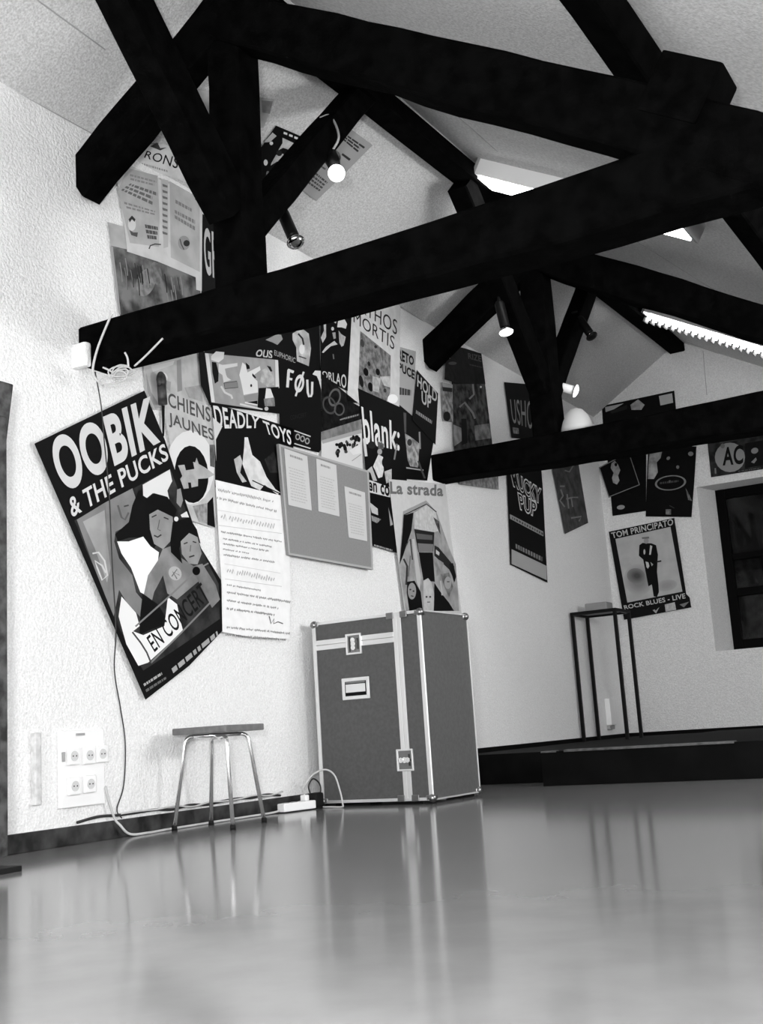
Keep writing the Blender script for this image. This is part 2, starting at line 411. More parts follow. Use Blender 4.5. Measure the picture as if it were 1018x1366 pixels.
    def scrawl(s, quad, g, w_, seed=1, n=60, amp=.42):
        n = int(n*1.6)
        """a line of handwriting as one wavering pen stroke broken into words"""
        R = random.Random(seed); P = []; seg = []
        for i in range(n):
            u = i/(n-1); v = .5+(amp if i % 2 else -amp)*R.uniform(.3, 1)
            if R.random() < .08 and len(seg) > 3: P.append(seg); seg = []; continue
            seg.append(bil(quad, u, v))
        if len(seg) > 1: P.append(seg)
        out = []
        for sg in P:
            V = []; F = []
            for i, p in enumerate(sg):
                V += [(p[0], p[1]-w_/2), (p[0]+w_*.5, p[1]+w_/2)]
            for i in range(len(sg)-1): F.append((2*i, 2*i+1, 2*i+3, 2*i+2))
            out.append((V, F))
        s._add('lettering', g, 0, 30, out); return s
    def done(s):
        for part, (bm, mats) in s.b.items():
            for sub in pieces(bm):
                me = D.meshes.new(part); sub.to_mesh(me); sub.free()
                for m in mats: me.materials.append(m)
                o = D.objects.new(part, me); COL.objects.link(o); o.parent = s.root
        return s.root
GL, GB, GC = 'concert posters pasted on the left wall', 'concert posters pasted on the back wall', 'sheets pasted on the ceiling slope'

# --- big tilted poster at the left
Z8 = (3.104, 30, 500)
p = Sheet('poster', 'big tilted black poster headed OOBIK and THE PUCKS beside the stool', 'poster', P_LEFT,
          [(50, 285), (505, 65), (590, 270), (740, 718), (822, 850), (828, 1060), (690, 1205), (510, 1345)], 5, .13, GL, tr=Z8)
p.poly([(215, 603), (612, 388), (728, 700), (812, 865), (818, 1010), (660, 1120), (500, 1225), (395, 1040)], .24, .05, 10)
p.poly([(225, 600), (340, 530), (455, 470), (475, 530), (440, 620), (385, 650), (380, 690), (400, 760), (455, 830), (470, 900), (520, 960), (495, 1010), (430, 940), (400, 890), (378, 1000), (345, 920), (290, 780)], .47, .04, 6)
p.poly([(250, 608), (340, 560), (352, 700), (365, 800), (350, 860), (300, 720)], .60, .04, 6)
p.line([(290, 740), (315, 735), (340, 770), (352, 830), (330, 850), (310, 800), (300, 770), (330, 790), (345, 820)], 7, .78)
p.poly([(440, 610), (455, 540), (480, 480), (505, 470), (540, 600), (560, 690), (545, 720), (500, 672), (440, 675), (395, 690), (383, 660)], .10)
p.line([(395, 540), (410, 590), (425, 600), (440, 570)], 8, .36); p.line([(420, 545), (440, 540)], 6, .3)
p.poly([(392, 690), (440, 690), (500, 670), (530, 710), (565, 735), (560, 780), (522, 830), (510, 912), (488, 900), (450, 800), (410, 740)], .93)
p.poly([(498, 455), (610, 392), (620, 440), (600, 480), (608, 515), (560, 497), (540, 490), (515, 510), (500, 500)], .86)
p.poly([(505, 560), (515, 515), (545, 490), (600, 505), (640, 560), (628, 590), (565, 560), (530, 580), (520, 640)], .08)
p.poly([(525, 578), (560, 558), (622, 588), (625, 630), (612, 690), (582, 722), (545, 700), (528, 640)], .56, .03, 9)
p.line([(535, 590), (555, 580)], 5, .25); p.line([(585, 590), (605, 598)], 5, .25); p.line([(568, 600), (560, 640), (572, 645)], 4, .38); p.line([(545, 665), (560, 672), (575, 662)], 6, .25)
p.poly([(580, 722), (612, 710), (660, 760), (720, 800), (735, 850), (640, 930), (600, 905), (582, 830), (545, 900), (530, 962), (500, 920), (520, 830), (560, 770)], .50, .05, 8)
p.ell((632, 822), 26, 30, .68, -30); p.line([(618, 835), (640, 805), (650, 830), (622, 815), (640, 845)], 5, .42)
p.poly([(622, 610), (690, 590), (722, 640), (738, 700), (690, 655), (660, 685), (650, 720), (662, 782), (615, 735), (612, 690)], .08)
p.poly([(655, 690), (690, 655), (725, 672), (742, 740), (725, 785), (690, 782), (660, 742)], .55, .03, 9)
p.line([(668, 700), (684, 694)], 5, .25); p.line([(705, 690), (720, 695)], 5, .25); p.line([(690, 755), (712, 748)], 6, .25); p.line([(697, 705), (694, 732)], 4, .4)
p.poly([(640, 475), (655, 470), (665, 520), (655, 550), (638, 530)], .55)
p.poly([(655, 580), (680, 565), (690, 590), (660, 590)], .85); p.ell((637, 597), 9, 10, .85)
p.poly([(700, 795), (745, 782), (800, 870), (818, 930), (785, 965), (740, 880)], .46, .05, 8)
p.poly([(498, 905), (560, 950), (592, 1000), (580, 1035), (520, 1060), (485, 1078), (488, 990)], .12)
p.poly([(410, 918), (470, 985), (485, 1040), (458, 1062), (500, 1078), (588, 1040), (602, 920), (640, 950), (652, 1010), (665, 1060), (520, 1192), (480, 1205), (430, 1115), (398, 1000)], .90)
p.line([(468, 1042), (600, 925), (735, 798)], 7, .48); p.line([(532, 1192), (660, 1065), (795, 925)], 7, .48); p.line([(455, 1065), (490, 1110), (515, 1150), (532, 1192)], 7, .3)
p.text('EN CONCERT', [(512, 1088), (738, 858), (775, 925), (548, 1150)], .16, .01)
p.ell((720, 812), 16, 18, .05); p.line([(735, 800), (770, 780)], 6, .5)
p.text('OOBIK', [(100, 272), (540, 82), (572, 280), (172, 492)], .80, .035)
p.text('& THE PUCKS', [(186, 512), (588, 282), (608, 350), (206, 592)], .82, .02)
p.bars([(612, 1215), (824, 1040), (830, 1062), (622, 1238)], 1, .62, 3, .8); p.bars([(498, 1278), (592, 1218), (596, 1232), (504, 1292)], 1, .65, 4, .7); p.bars([(505, 1303), (600, 1243), (604, 1255), (510, 1318)], 1, .4, 5, .7)
p.done()

# --- upper wall, above the near tie beam
Z6 = (5.69, 140, 180)
p = Sheet('newspaper_spread', 'pale double page of printed text pasted above the near tie beam', 'newspaper', P_LEFT,
          [(45, 160), (105, 400), (150, 690), (170, 885), (400, 960), (690, 1080), (695, 1175), (735, 1185), (740, 520), (735, 490)], 2, .78, GL, .02, 12, tr=Z6)
p.poly([(170, 250), (400, 310), (415, 620), (410, 850), (190, 820), (120, 520), (105, 410)], .68, .03, 9)
p.poly([(425, 330), (480, 345), (480, 850), (445, 860)], .70); p.poly([(490, 350), (720, 480), (720, 1040), (500, 930)], .68, .03, 9)
p.bars([(190, 290), (395, 345), (400, 400), (180, 345)], 2, .55, 1); p.bars([(185, 360), (400, 430), (405, 560), (110, 420)], 3, .42, 2, .6)
p.bars([(140, 500), (405, 580), (405, 620), (150, 560)], 2, .52, 3)
for k in range(9): p.poly([(435, 370+k*45), (475, 385+k*45), (475, 400+k*45), (440, 392+k*45)], .42)
p.bars([(530, 480), (670, 560), (670, 590), (530, 515)], 1, .5, 5, .8); p.bars([(520, 555), (690, 640), (690, 740), (530, 640)], 2, .5, 6, .6)
p.ell((205, 680), 30, 48, .8); p.poly([(180, 640), (205, 612), (232, 640), (225, 660), (205, 640), (188, 665)], .25); p.poly([(185, 720), (215, 740), (250, 740), (245, 775), (200, 760)], .35)
p.text('ABC', [(300, 680), (400, 680), (400, 690), (300, 700)], .6, .02) if False else p.bars([(300, 670), (400, 690), (410, 800), (320, 790)], 3, .35, 8, .7, .1, .4)
p.line([(335, 865), (345, 840), (380, 828), (425, 832)], 9, .3)
p.ell((600, 820), 45, 55, .58); p.ell((620, 822), 24, 24, .25); p.line([(570, 790), (580, 830), (600, 870)], 8, .35)
p.line([(685, 485), (730, 508)], 10, .12)
p.done()
p = Sheet('headline_sheet', 'white sheet with slanted headline ending RONS at the foot of ceiling slope', 'poster', P_CL,
          [(215, 75), (445, 70), (530, 95), (640, 260), (720, 400), (450, 300), (240, 260)], 1, .80, GC, .03, 14, tr=Z6)
p.text('RONS', [(318, 120), (568, 172), (548, 258), (296, 172)], .16, .005)
p.poly([(340, 85), (400, 60), (420, 100), (470, 95), (420, 118)], .3); p.bars([(275, 205), (500, 270), (505, 300), (280, 235)], 1, .55, 3, .5, .03, .06)
p.done()
p = Sheet('poster', 'grey streaked poster with pale top strip just above the near tie beam', 'poster', P_LEFT,
          [(25, 662), (420, 790), (720, 1040), (735, 1430), (122, 1400)], 1, .36, GL, .12, 9, tr=Z6)
p.poly([(25, 662), (160, 700), (175, 870), (45, 840)], .66, .03, 12); p.poly([(45, 845), (60, 850), (95, 1130), (120, 1360), (105, 1366)], .6)
p.ell((310, 1120), 70, 110, .48, 20, noise=.06); p.ell((390, 1050), 40, 90, .42, -10, noise=.06)
R_ = random.Random(4)
for k in range(22):
    x = R_.uniform(110, 600); y = 900+(x-60)*.33+R_.uniform(0, 170); p.line([(x, y), (x+12, y+70), (x+18, y+R_.uniform(90, 170))], 7, R_.choice([.2, .26, .52, .46]))
p.done()
p = Sheet('poster', 'black poster with tall white letters half hidden by the near king post', 'poster', P_LEFT,
          [(742, 600), (1080, 790), (1100, 1600), (730, 1450)], 0, .10, GL, tr=Z6)
p.text('GR', [(745, 690), (856, 750), (862, 1110), (760, 1050)], .72, .02)
p.done()
# --- ceiling sheets between the trusses
Z7 = (6.36, 340, 150)
p = Sheet('poster', 'black poster edged with white film-strip holes on the ceiling slope', 'poster', P_CL,
          [(180, 112), (385, 200), (392, 330), (60, 760), (-210, 620), (60, 290)], 1, .12, GC, tr=Z7)
for x, y in ((262, 178), (308, 197), (352, 216)): p.poly([(x-16, y-14), (x+14, y-4), (x+12, y+14), (x-18, y+4)], .80)
p.poly([(75, 255), (150, 170), (185, 200), (130, 250)], .62); p.poly([(235, 215), (335, 262), (300, 320), (240, 300), (200, 320), (235, 260)], .70, .05, 20)
p.poly([(140, 430), (180, 360), (240, 350), (260, 380), (220, 440), (190, 415), (135, 450)], .62, .06, 20); p.ell((208, 345), 24, 26, .2)
p.ell((92, 425), 17, 26, .78); p.ell((140, 262), 15, 15, .75); p.ell((338, 320), 18, 22, .5); p.ell((110, 520), 14, 24, .4)
p.poly([(60, 650), (160, 570), (210, 580), (110, 700)], .35, .1, 30)
p.done()
p = Sheet('leaflet', 'grey leaflet with dark text blocks beside the lit bulb', 'leaflet', P_CL,
          [(765, 105), (1000, 278), (760, 520), (520, 752), (392, 652), (590, 330)], 1, .60, GC, tr=Z7)
p.bars([(745, 160), (940, 290), (890, 360), (720, 215)], 3, .25, 2, .6, .15, .3); p.bars([(480, 470), (640, 600), (550, 680), (420, 590)], 4, .32, 3, .55)
p.ell((650, 380), 80, 70, .34, noise=.1); p.poly([(745, 345), (815, 395), (800, 410), (735, 360)], .25); p.bars([(560, 440), (620, 480), (600, 500), (545, 465)], 1, .3, 4)
p.done()
p = Sheet('poster', 'small faded grey poster high on the ceiling behind the near king post', 'poster', P_CL,
          [(254, 118), (366, 133), (352, 170), (262, 190)], 0, .66, GC, .03, 16)
p.line([(257, 150), (272, 160)], 4, .3); p.line([(262, 160), (270, 178)], 3, .4); p.poly([(349, 134), (364, 135), (360, 152), (350, 150)], .5, .05, 20)
p.done()

# --- left wall, below the near tie beam
Z5 = (5.254, 170, 460)
p = Sheet('poster', 'pale faded poster with vertical streaks just under the near tie beam', 'poster', P_LEFT,
          [(95, -60), (480, -60), (545, 420), (560, 480), (180, 455), (125, 310)], 1, .70, GL, .03, 14, tr=Z5)
p.poly([(345, 110), (375, 100), (385, 320), (350, 330)], .55); p.poly([(130, 190), (165, 330), (235, 440), (195, 450), (140, 330)], .58)
p.ell((250, 230), 32, 36, .85); p.poly([(270, 250), (305, 260), (300, 330), (270, 300)], .6); p.poly([(400, 300), (520, 280), (528, 400), (430, 370)], .6, .04, 20); p.poly([(165, 150), (330, 110), (320, 140), (180, 190)], .78)
p.done()
p = Sheet('poster', 'pale poster headed CHIENS JAUNES with a fish in a black disc', 'poster', P_LEFT,
          [(245, 420), (262, 330), (590, 440), (612, 700), (618, 1285), (455, 1235), (340, 900)], 3, .72, GL, .03, 16, tr=Z5)
p.poly([(240, 425), (262, 425), (258, 640), (245, 640)], .14)
p.ell((440, 860), 170, 260, .85); p.ell((450, 908), 118, 202, .10, -4)
p.text('CHIENS', [(284, 332), (580, 440), (585, 545), (288, 432)], .33, .016); p.text('JAUNES', [(286, 470), (600, 590), (610, 700), (292, 575)], .33, .016)
p.poly([(355, 845), (400, 840), (410, 880), (470, 870), (460, 820), (475, 825), (485, 790), (500, 835), (545, 860), (612, 910), (560, 935), (495, 940), (495, 990), (450, 1000), (445, 965), (425, 965), (430, 1005), (395, 1010), (370, 940), (385, 920)], .66, .03, 20)
p.poly([(560, 1110), (600, 1065), (615, 1280), (560, 1262)], .1); p.poly([(455, 1130), (555, 1110), (560, 1255), (500, 1240)], .55, .08, 30)
p.poly([(575, 700), (612, 700), (612, 860), (580, 850)], .35, .06, 20)
p.done()
Z3 = (5.988, 270, 430)
p = Sheet('poster', 'black poster with a white silhouette head just under the near tie beam', 'poster', P_LEFT,
          [(20, -150), (930, -100), (945, 390), (600, 320), (20, 250)], 1, .10, GL, tr=Z3)
p.poly([(720, 90), (790, 45), (850, 90), (868, 210), (850, 350), (755, 310), (750, 200), (720, 140)], .70, .08, 14); p.ell((795, 215), 22, 40, .88); p.line([(765, 90), (800, 130), (810, 180)], 14, .2); p.line([(770, 270), (830, 290)], 10, .3)
p.poly([(505, 140), (595, 95), (630, 100), (642, 135), (600, 180), (560, 160)], .6)
p.text('EUPHORIC', [(575, 220), (745, 285), (742, 328), (575, 262)], .62, .01); p.text('OUS', [(440, 215), (560, 225), (558, 292), (420, 272)], .75, .03)
p.done()
p = Sheet('poster', 'grey comic-style poster of three dancing figures with white side borders', 'poster', P_LEFT,
          [(-30, 230), (20, 235), (300, 255), (612, 292), (640, 520), (620, 730), (60, 660), (-10, 500)], 4, .11, GL, tr=Z3)
p.poly([(20, 245), (600, 300), (612, 525), (480, 700), (75, 640)], .60, .02, 14)
p.poly([(20, 245), (50, 250), (100, 640), (72, 638)], .84); p.poly([(582, 300), (605, 303), (615, 525), (585, 525)], .82)
p.poly([(70, 270), (110, 232), (175, 238), (170, 290), (130, 320), (70, 300)], .85); p.poly([(75, 315), (110, 320), (130, 400), (128, 470), (100, 490), (80, 400)], .10)
p.poly([(130, 330), (160, 340), (280, 325), (280, 350), (180, 370), (190, 420), (200, 440), (230, 460), (170, 480), (160, 420), (130, 400)], .80)
p.poly([(172, 485), (275, 470), (285, 520), (180, 530)], .5); p.frame([(172, 485), (275, 470), (285, 520), (180, 530)], 5, .25); p.line([(150, 510), (180, 560), (230, 585), (240, 610)], 16, .78)
p.poly([(320, 320), (345, 340), (360, 400), (460, 350), (465, 380), (400, 430), (440, 470), (445, 560), (330, 580), (310, 480), (295, 420)], .85); p.poly([(345, 320), (375, 345), (380, 370), (355, 375)], .1); p.poly([(400, 405), (430, 440), (420, 450), (398, 425)], .1); p.ell((390, 505), 8, 12, .2)
p.poly([(330, 590), (440, 565), (445, 620), (340, 630)], .55); p.poly([(350, 640), (440, 625), (440, 660), (400, 650)], .1); p.line([(340, 640), (440, 660)], 10, .85)
p.poly([(480, 380), (530, 350), (570, 400), (575, 500), (520, 515), (460, 470)], .68, .06, 30); p.poly([(515, 345), (545, 355), (560, 390), (545, 395)], .15)
p.poly([(450, 525), (610, 515), (620, 700), (440, 690)], .11); p.poly([(510, 525), (545, 530), (570, 600), (500, 610)], .85); p.poly([(490, 610), (575, 600), (580, 670), (500, 670)], .5, .06, 30); p.ell((512, 690), 16, 16, .7)
p.poly([(300, 645), (480, 690), (478, 700), (300, 660)], .8)
p.done()
p = Sheet('poster', 'black poster with pale hand-drawn letters FOU, the O slashed', 'poster', P_LEFT,
          [(610, 288), (945, 380), (955, 1010), (930, 1040), (620, 960)], 3, .11, GL, tr=Z3)
p.line([(690, 380), (680, 520)], 22, .82, 'lettering'); p.line([(682, 380), (730, 398)], 22, .82, 'lettering'); p.line([(684, 448), (718, 456)], 18, .82, 'lettering')
p.ring((775, 488), 38, 72, .42, .82, 8); p.line([(810, 395), (745, 590)], 15, .82, 'lettering')
p.line([(838, 458), (842, 560), (852, 592), (868, 590), (876, 570), (878, 475)], 18, .82, 'lettering')
p.text('CONCERT', [(700, 745), (830, 720), (832, 755), (705, 780)], .22, .0)
p.line([(735, 865), (865, 912)], 9, .75); p.line([(735, 968), (865, 1008)], 9, .75)
for x, y in ((762, 915), (800, 930), (838, 948)): p.ring((x, y), 19, 26, .4, .6)
p.poly([(880, 415), (900, 385), (945, 388), (950, 540), (932, 470), (915, 430)], .8)
p.done()
p = Sheet('poster', 'black and white poster of musicians with ORLAO lettered along the foot', 'poster', P_LEFT,
          [(428, 405), (469, 422), (465, 522), (428, 505)], 2, .10, GL)
Z9 = (5.662*1.857, 410, 400)
p.z(*Z9)
p.poly([(225, 300), (350, 265), (410, 300), (400, 330), (350, 300), (265, 310), (262, 420), (265, 520), (215, 605), (190, 530), (235, 430)], .72, .05, 40)
p.poly([(435, 265), (465, 240), (520, 265), (558, 340), (540, 405), (480, 385), (420, 385)], .80); p.poly([(440, 430), (475, 480), (540, 520), (510, 640), (480, 658), (450, 600)], .66, .06, 40)
p.ell((355, 405), 20, 26, .75); p.poly([(350, 460), (395, 455), (400, 540), (370, 550)], .6); p.poly([(205, 735), (260, 660), (380, 575), (425, 625), (330, 650), (225, 745)], .74); p.line([(362, 760), (372, 830)], 16, .4)
p.text('ORLAO', [(205, 995), (550, 1050), (545, 1255), (220, 1075)], .76, .01)
p.done()
p = Sheet('poster', 'dark square poster with faint swirling ornament', 'poster', P_LEFT,
          [(429, 498), (481, 540), (482, 582), (429, 586)], 3, .13, GL, .04, 30)
Z10 = (5.656, 420, 500); p.z(*Z10)
p.ring((150, 170), 45, 70, .25, .36, 15); p.ring((110, 230), 50, 70, .22, .3, -20); p.ring((185, 260), 40, 50, .25, .34); p.line([(190, 340), (235, 325)], 10, .5); p.bars([(220, 320), (335, 290), (335, 308), (222, 340)], 1, .5, 2, .7)
p.done()
p = Sheet('poster', 'white poster showing a dark crowd under a grey band', 'poster', P_LEFT,
          [(50, 430), (352, 335), (362, 720), (50, 620)], 4, .80, GL, tr=Z10)
p.poly([(50, 430), (352, 335), (352, 420), (50, 500)], .45, .05, 20); p.poly([(50, 495), (350, 410), (352, 440), (60, 520)], .62)
R_ = random.Random(9)
for k in range(26):
    u, v = R_.random(), R_.random(); x = 165+u*175; y = 520-u*70+v*90
    p.ell((x, y), R_.uniform(9, 17), R_.uniform(12, 22), R_.choice([.1, .14, .3]), n=8)
p.poly([(260, 570), (345, 520), (350, 590), (290, 605)], .85); p.line([(280, 650), (350, 600)], 6, .6)
p.done()
Z1 = (7.271, 460, 400)
p = Sheet('poster', 'white poster titled PATHOS MORTIS with a mottled grey picture', 'poster', P_LEFT,
          [(85, -160), (540, 60), (530, 1040), (410, 1010), (135, 1030), (25, 965)], 3, .80, GL, .02, 18, tr=Z1)
p.poly([(150, 300), (445, 540), (440, 900), (400, 1000), (240, 915), (130, 880)], .44, .10, 26)
for c, rx, ry, g in (((205, 700), 24, 40, .08), ((320, 700), 20, 34, .1), ((250, 845), 24, 46, .1), ((235, 620), 14, 24, .2), ((170, 420), 18, 40, .28), ((300, 455), 14, 16, .24), ((160, 790), 20, 60, .18), ((390, 880), 14, 20, .25)): p.ell(c, rx, ry, g, -12)
p.poly([(340, 745), (440, 740), (440, 850), (380, 830)], .72, .05, 30); p.poly([(270, 740), (350, 760), (330, 900), (270, 880)], .66, .06, 30)
p.text('MORTIS', [(85, 105), (485, 360), (478, 490), (85, 215)], .22, .0); p.text('PATHOS', [(85, -50), (510, 200), (505, 345), (85, 75)], .22, .0)
p.ell((465, 960), 50, 45, .95)  # highlight on the sheet painted as a white oval
p.done()
p = Sheet('poster', 'grey poster with bold dark words RETO PUCE', 'poster', P_LEFT,
          [(512, 450), (690, 500), (675, 900), (665, 1145), (515, 1010)], 2, .66, GL, tr=Z1)
p.text('RETO', [(515, 462), (672, 555), (668, 640), (520, 585)], .12, .04); p.text('PUCE', [(520, 600), (680, 685), (675, 775), (525, 690)], .12, .04); p.bars([(520, 825), (670, 870), (668, 930), (520, 920)], 1, .3, 4, .8, .12, .3)
p.done()
p = Sheet('poster', 'narrow black poster lettered HOLD UP in white', 'poster', P_LEFT,
          [(700, 680), (906, 908), (880, 1405), (655, 1165)], 4, .10, GL, tr=Z1)
p.text('HOLD', [(706, 722), (896, 890), (892, 1000), (703, 838)], .74, .02); p.text('UP', [(745, 880), (838, 945), (836, 1065), (747, 1000)], .74, .02)
p.bars([(685, 1055), (850, 1165), (845, 1205), (680, 1095)], 1, .55, 2, .8, .04, .1)
p.done()
p = Sheet('poster', 'black poster brushed blank: in white, band photo below, by the grey board', 'poster', P_LEFT,
          [(478, 518), (538, 545), (548, 742), (528, 737), (497, 728)], 4, .10, GL)
p.z(*Z10)
p.text('blank:', [(350, 238), (640, 375), (640, 575), (375, 520)], .86, .02); p.line([(372, 480), (388, 615)], 20, .8, 'lettering'); p.line([(620, 520), (600, 640)], 12, .5)
p.poly([(440, 690), (480, 600), (515, 620), (520, 720), (510, 770), (480, 780), (455, 720)], .82, .04, 30); p.poly([(395, 720), (430, 690), (470, 800), (440, 800), (420, 740)], .7); p.ell((430, 530), 30, 28, .2); p.ell((490, 580), 18, 22, .62)
p.ell((540, 660), 34, 46, .16); p.poly([(525, 730), (580, 710), (580, 800), (540, 820)], .7, .05, 30); p.poly([(470, 500), (520, 520), (520, 560), (480, 560)], .35, .1, 30)
p.poly([(398, 788), (570, 850), (570, 925), (405, 885)], .80); p.text('en co', [(403, 805), (562, 838), (565, 920), (405, 872)], .10, .03)
p.poly([(412, 960), (475, 1010), (478, 1060), (430, 1040)], .72); p.poly([(425, 1060), (500, 1090), (470, 1120), (430, 1100)], .5, .1, 30); p.poly([(555, 1000), (590, 1130), (570, 1140)], .6)
p.bars([(445, 1275), (600, 1320), (598, 1335), (445, 1290)], 1, .6, 3, .8)
p.done()
p = Sheet('poster', 'dark poster of pale grey figures right of the blank: poster', 'poster', P_LEFT,
          [(533, 540), (580, 580), (570, 641), (530, 638)], 3, .12, GL)
p.z(*Z10)
p.poly([(680, 440), (740, 480), (790, 520), (780, 700), (720, 690), (700, 640)], .55, .12, 24); p.ell((715, 510), 18, 26, .25); p.poly([(590, 780), (605, 670), (640, 655), (690, 710), (670, 780)], .80); p.line([(790, 430), (795, 560)], 12, .55); p.line([(680, 700), (820, 720)], 10, .6); p.poly([(660, 280), (690, 290), (690, 440), (660, 430)], .34); p.line([(780, 650), (830, 780)], 14, .3)
p.done()
p = Sheet('poster', 'black poster headed DEADLY TOYS with a white kneeling figure', 'poster', P_LEFT,
          [(281, 536), (392, 572), (390, 668), (287, 650)], 3, .11, GL)
Z11 = (3.393, 120, 380); p.z(*Z11)
p.text('DEADLY', [(556, 540), (768, 600), (764, 648), (572, 650)], .84, .02); p.text('TOYS', [(780, 612), (910, 660), (912, 728), (800, 672)], .84, .02)
p.poly([(556, 600), (600, 640), (570, 700), (572, 800)], .8)
p.poly([(700, 690), (715, 690), (735, 770), (770, 800), (800, 870), (840, 925), (862, 940), (850, 950), (790, 905), (770, 930), (730, 910), (705, 850), (690, 810), (698, 740)], .82, .04, 20)
p.poly([(652, 790), (680, 770), (690, 800), (680, 850), (710, 890), (690, 895), (665, 850)], .70, .05, 20); p.line([(735, 885), (860, 945)], 5, .15); p.poly([(790, 790), (830, 755), (850, 790), (850, 850), (815, 850)], .2, .05, 20)
p.done()
# --- big right-hand posters
Z12 = (6.5, 580, 460)
p = Sheet('poster', 'tall dark mottled poster behind the left end of the far tie beam', 'poster', P_LEFT,
          [(130, 0), (265, 30), (405, 75), (495, 820), (555, 1255), (215, 1210), (165, 880), (150, 360)], 3, .24, GL, .12, 16, tr=Z12)
p.poly([(130, 0), (405, 75), (440, 340), (150, 340)], .12, .03, 14); p.text('RIZE', [(288, 70), (400, 95), (405, 148), (292, 120)], .34, .02); p.bars([(295, 160), (415, 190), (415, 205), (298, 180)], 1, .3, 2)
p.line([(330, 340), (340, 430), (300, 470)], 16, .5); p.line([(215, 540), (260, 500), (330, 590), (350, 640)], 18, .46); p.poly([(160, 690), (230, 720), (240, 830), (170, 880)], .55, .06, 16); p.poly([(230, 640), (275, 640), (285, 850), (235, 870)], .14); p.poly([(345, 700), (480, 680), (490, 810), (350, 830)], .45, .1, 16)
p.poly([(215, 1150), (550, 1130), (555, 1255), (215, 1210)], .50, .1, 24); p.ell((400, 365), 8, 10, .8)
p.done()
p = Sheet('leaflet', 'small grey and black leaflet left of the tall mottled poster', 'leaflet', P_LEFT,
          [(60, 325), (155, 345), (160, 670), (75, 660)], 4, .50, GL, .12, 26, tr=Z12)
p.poly([(70, 360), (150, 370), (150, 410), (70, 400)], .2); p.ell((105, 620), 32, 42, .1); p.poly([(65, 330), (155, 345), (155, 375), (70, 365)], .7)
p.done()
p = Sheet('leaflet', 'small black leaflet under the foot of the far left rafter', 'leaflet', P_LEFT,
          [(95, 120), (190, 120), (190, 330), (85, 300)], 5, .14, GL, .04, 26, tr=Z12)
p.ell((155, 160), 36, 14, .35); p.ell((208, 80), 16, 20, .4) if False else None
p.done()
Z13 = (4.71, 660, 500)
p = Sheet('poster', 'black poster of thin upright white lettering left of the far king post', 'poster', P_LEFT,
          [(60, 46), (300, 66), (330, 420), (106, 395)], 2, .12, GL, tr=Z13)
p.text('USHO', [(96, 152), (240, 165), (240, 345), (112, 300)], .56, .0); p.poly([(112, 330), (150, 335), (152, 372), (118, 368)], .48, .1, 40)
p.done()
p = Sheet('poster', 'long black poster with outlined letters MUCKY PUP below the far tie beam', 'poster', P_LEFT,
          [(72, 520), (290, 560), (302, 700), (332, 1305), (100, 1192), (84, 800)], 2, .10, GL, tr=Z13)
p.text('MUCKY', [(92, 585), (295, 715), (290, 820), (118, 705)], .80, .055); p.text('MUCKY', [(97, 595), (290, 722), (286, 810), (121, 700)], .12, .008)
p.text('PUP', [(142, 735), (268, 800), (258, 900), (160, 850)], .80, .06); p.text('PUP', [(147, 745), (262, 808), (254, 888), (164, 843)], .12, .01)
p.poly([(95, 875), (305, 985), (306, 1015), (97, 905)], .55); p.bars([(97, 880), (305, 990), (305, 1010), (98, 900)], 1, .3, 2, .7, .03, .06)
p.bars([(122, 1050), (305, 1140), (305, 1175), (124, 1085)], 1, .5, 6, .8, .04, .08); p.poly([(106, 1095), (325, 1200), (328, 1290), (106, 1188)], .66)
p.done()
p = Sheet('poster', 'dark grey crooked poster with faint script near the far corner', 'poster', P_LEFT,
          [(335, 440), (500, 420), (520, 520), (588, 930), (442, 1000), (370, 630)], 2, .30, GL, .05, 12, tr=Z13)
for q in ([(415, 720), (430, 760), (410, 790), (440, 830)], [(455, 750), (465, 840)], [(450, 780), (490, 770)], [(490, 830), (480, 770), (525, 770)], [(410, 700), (440, 700)], [(480, 900), (545, 890), (530, 920)], [(440, 600), (470, 610), (500, 560)]): p.line(q, 9, .48, 'lettering')
p.done()
# --- corner poster standing behind the flight case
Z14 = (7.19, 510, 630)
p = Sheet('poster', 'pale poster titled La strada rising behind the grey flight case', 'poster', P_LEFT,
          [(62, 66), (605, 112), (660, 620), (758, 1330), (775, 1420), (230, 1420), (160, 900)], 6, .78, GL, .015, 20, tr=Z14)
p.text('La strada', [(72, 88), (586, 122), (584, 232), (78, 208)], .42, .034)
p.poly([(200, 375), (420, 270), (520, 380), (640, 720), (705, 880), (740, 1330), (225, 1330), (160, 890)], .58, .05, 12)
p.poly([(205, 415), (300, 385), (280, 560), (200, 800), (165, 890), (190, 620)], .10)
p.poly([(200, 380), (420, 275), (425, 300), (205, 415)], .6); p.line([(205, 412), (425, 305), (520, 380)], 9, .2)
p.poly([(305, 390), (425, 312), (515, 385), (545, 560), (500, 575), (310, 540)], .74, .04, 30); p.poly([(490, 430), (545, 470), (560, 600), (530, 540)], .3, .1, 30)
p.poly([(305, 545), (500, 575), (490, 760), (345, 765)], .20); p.poly([(325, 585), (480, 605), (480, 650), (335, 640)], .36); p.poly([(340, 680), (490, 690), (485, 765), (350, 762)], .45)
p.poly([(350, 768), (485, 770), (505, 1050), (395, 1040)], .10)
p.poly([(285, 640), (310, 640), (370, 1000), (360, 1130), (330, 1050)], .72); p.line([(230, 700), (270, 640), (290, 840)], 14, .3); p.line([(205, 830), (240, 900), (230, 1080)], 18, .25); p.line([(270, 800), (250, 1000)], 12, .4)
p.poly([(500, 700), (540, 720), (690, 900), (700, 1050), (640, 930), (500, 800)], .22); p.poly([(515, 740), (550, 770), (545, 800), (515, 780)], .75); p.poly([(500, 810), (590, 870), (560, 980), (520, 1000)], .55, .06, 20)
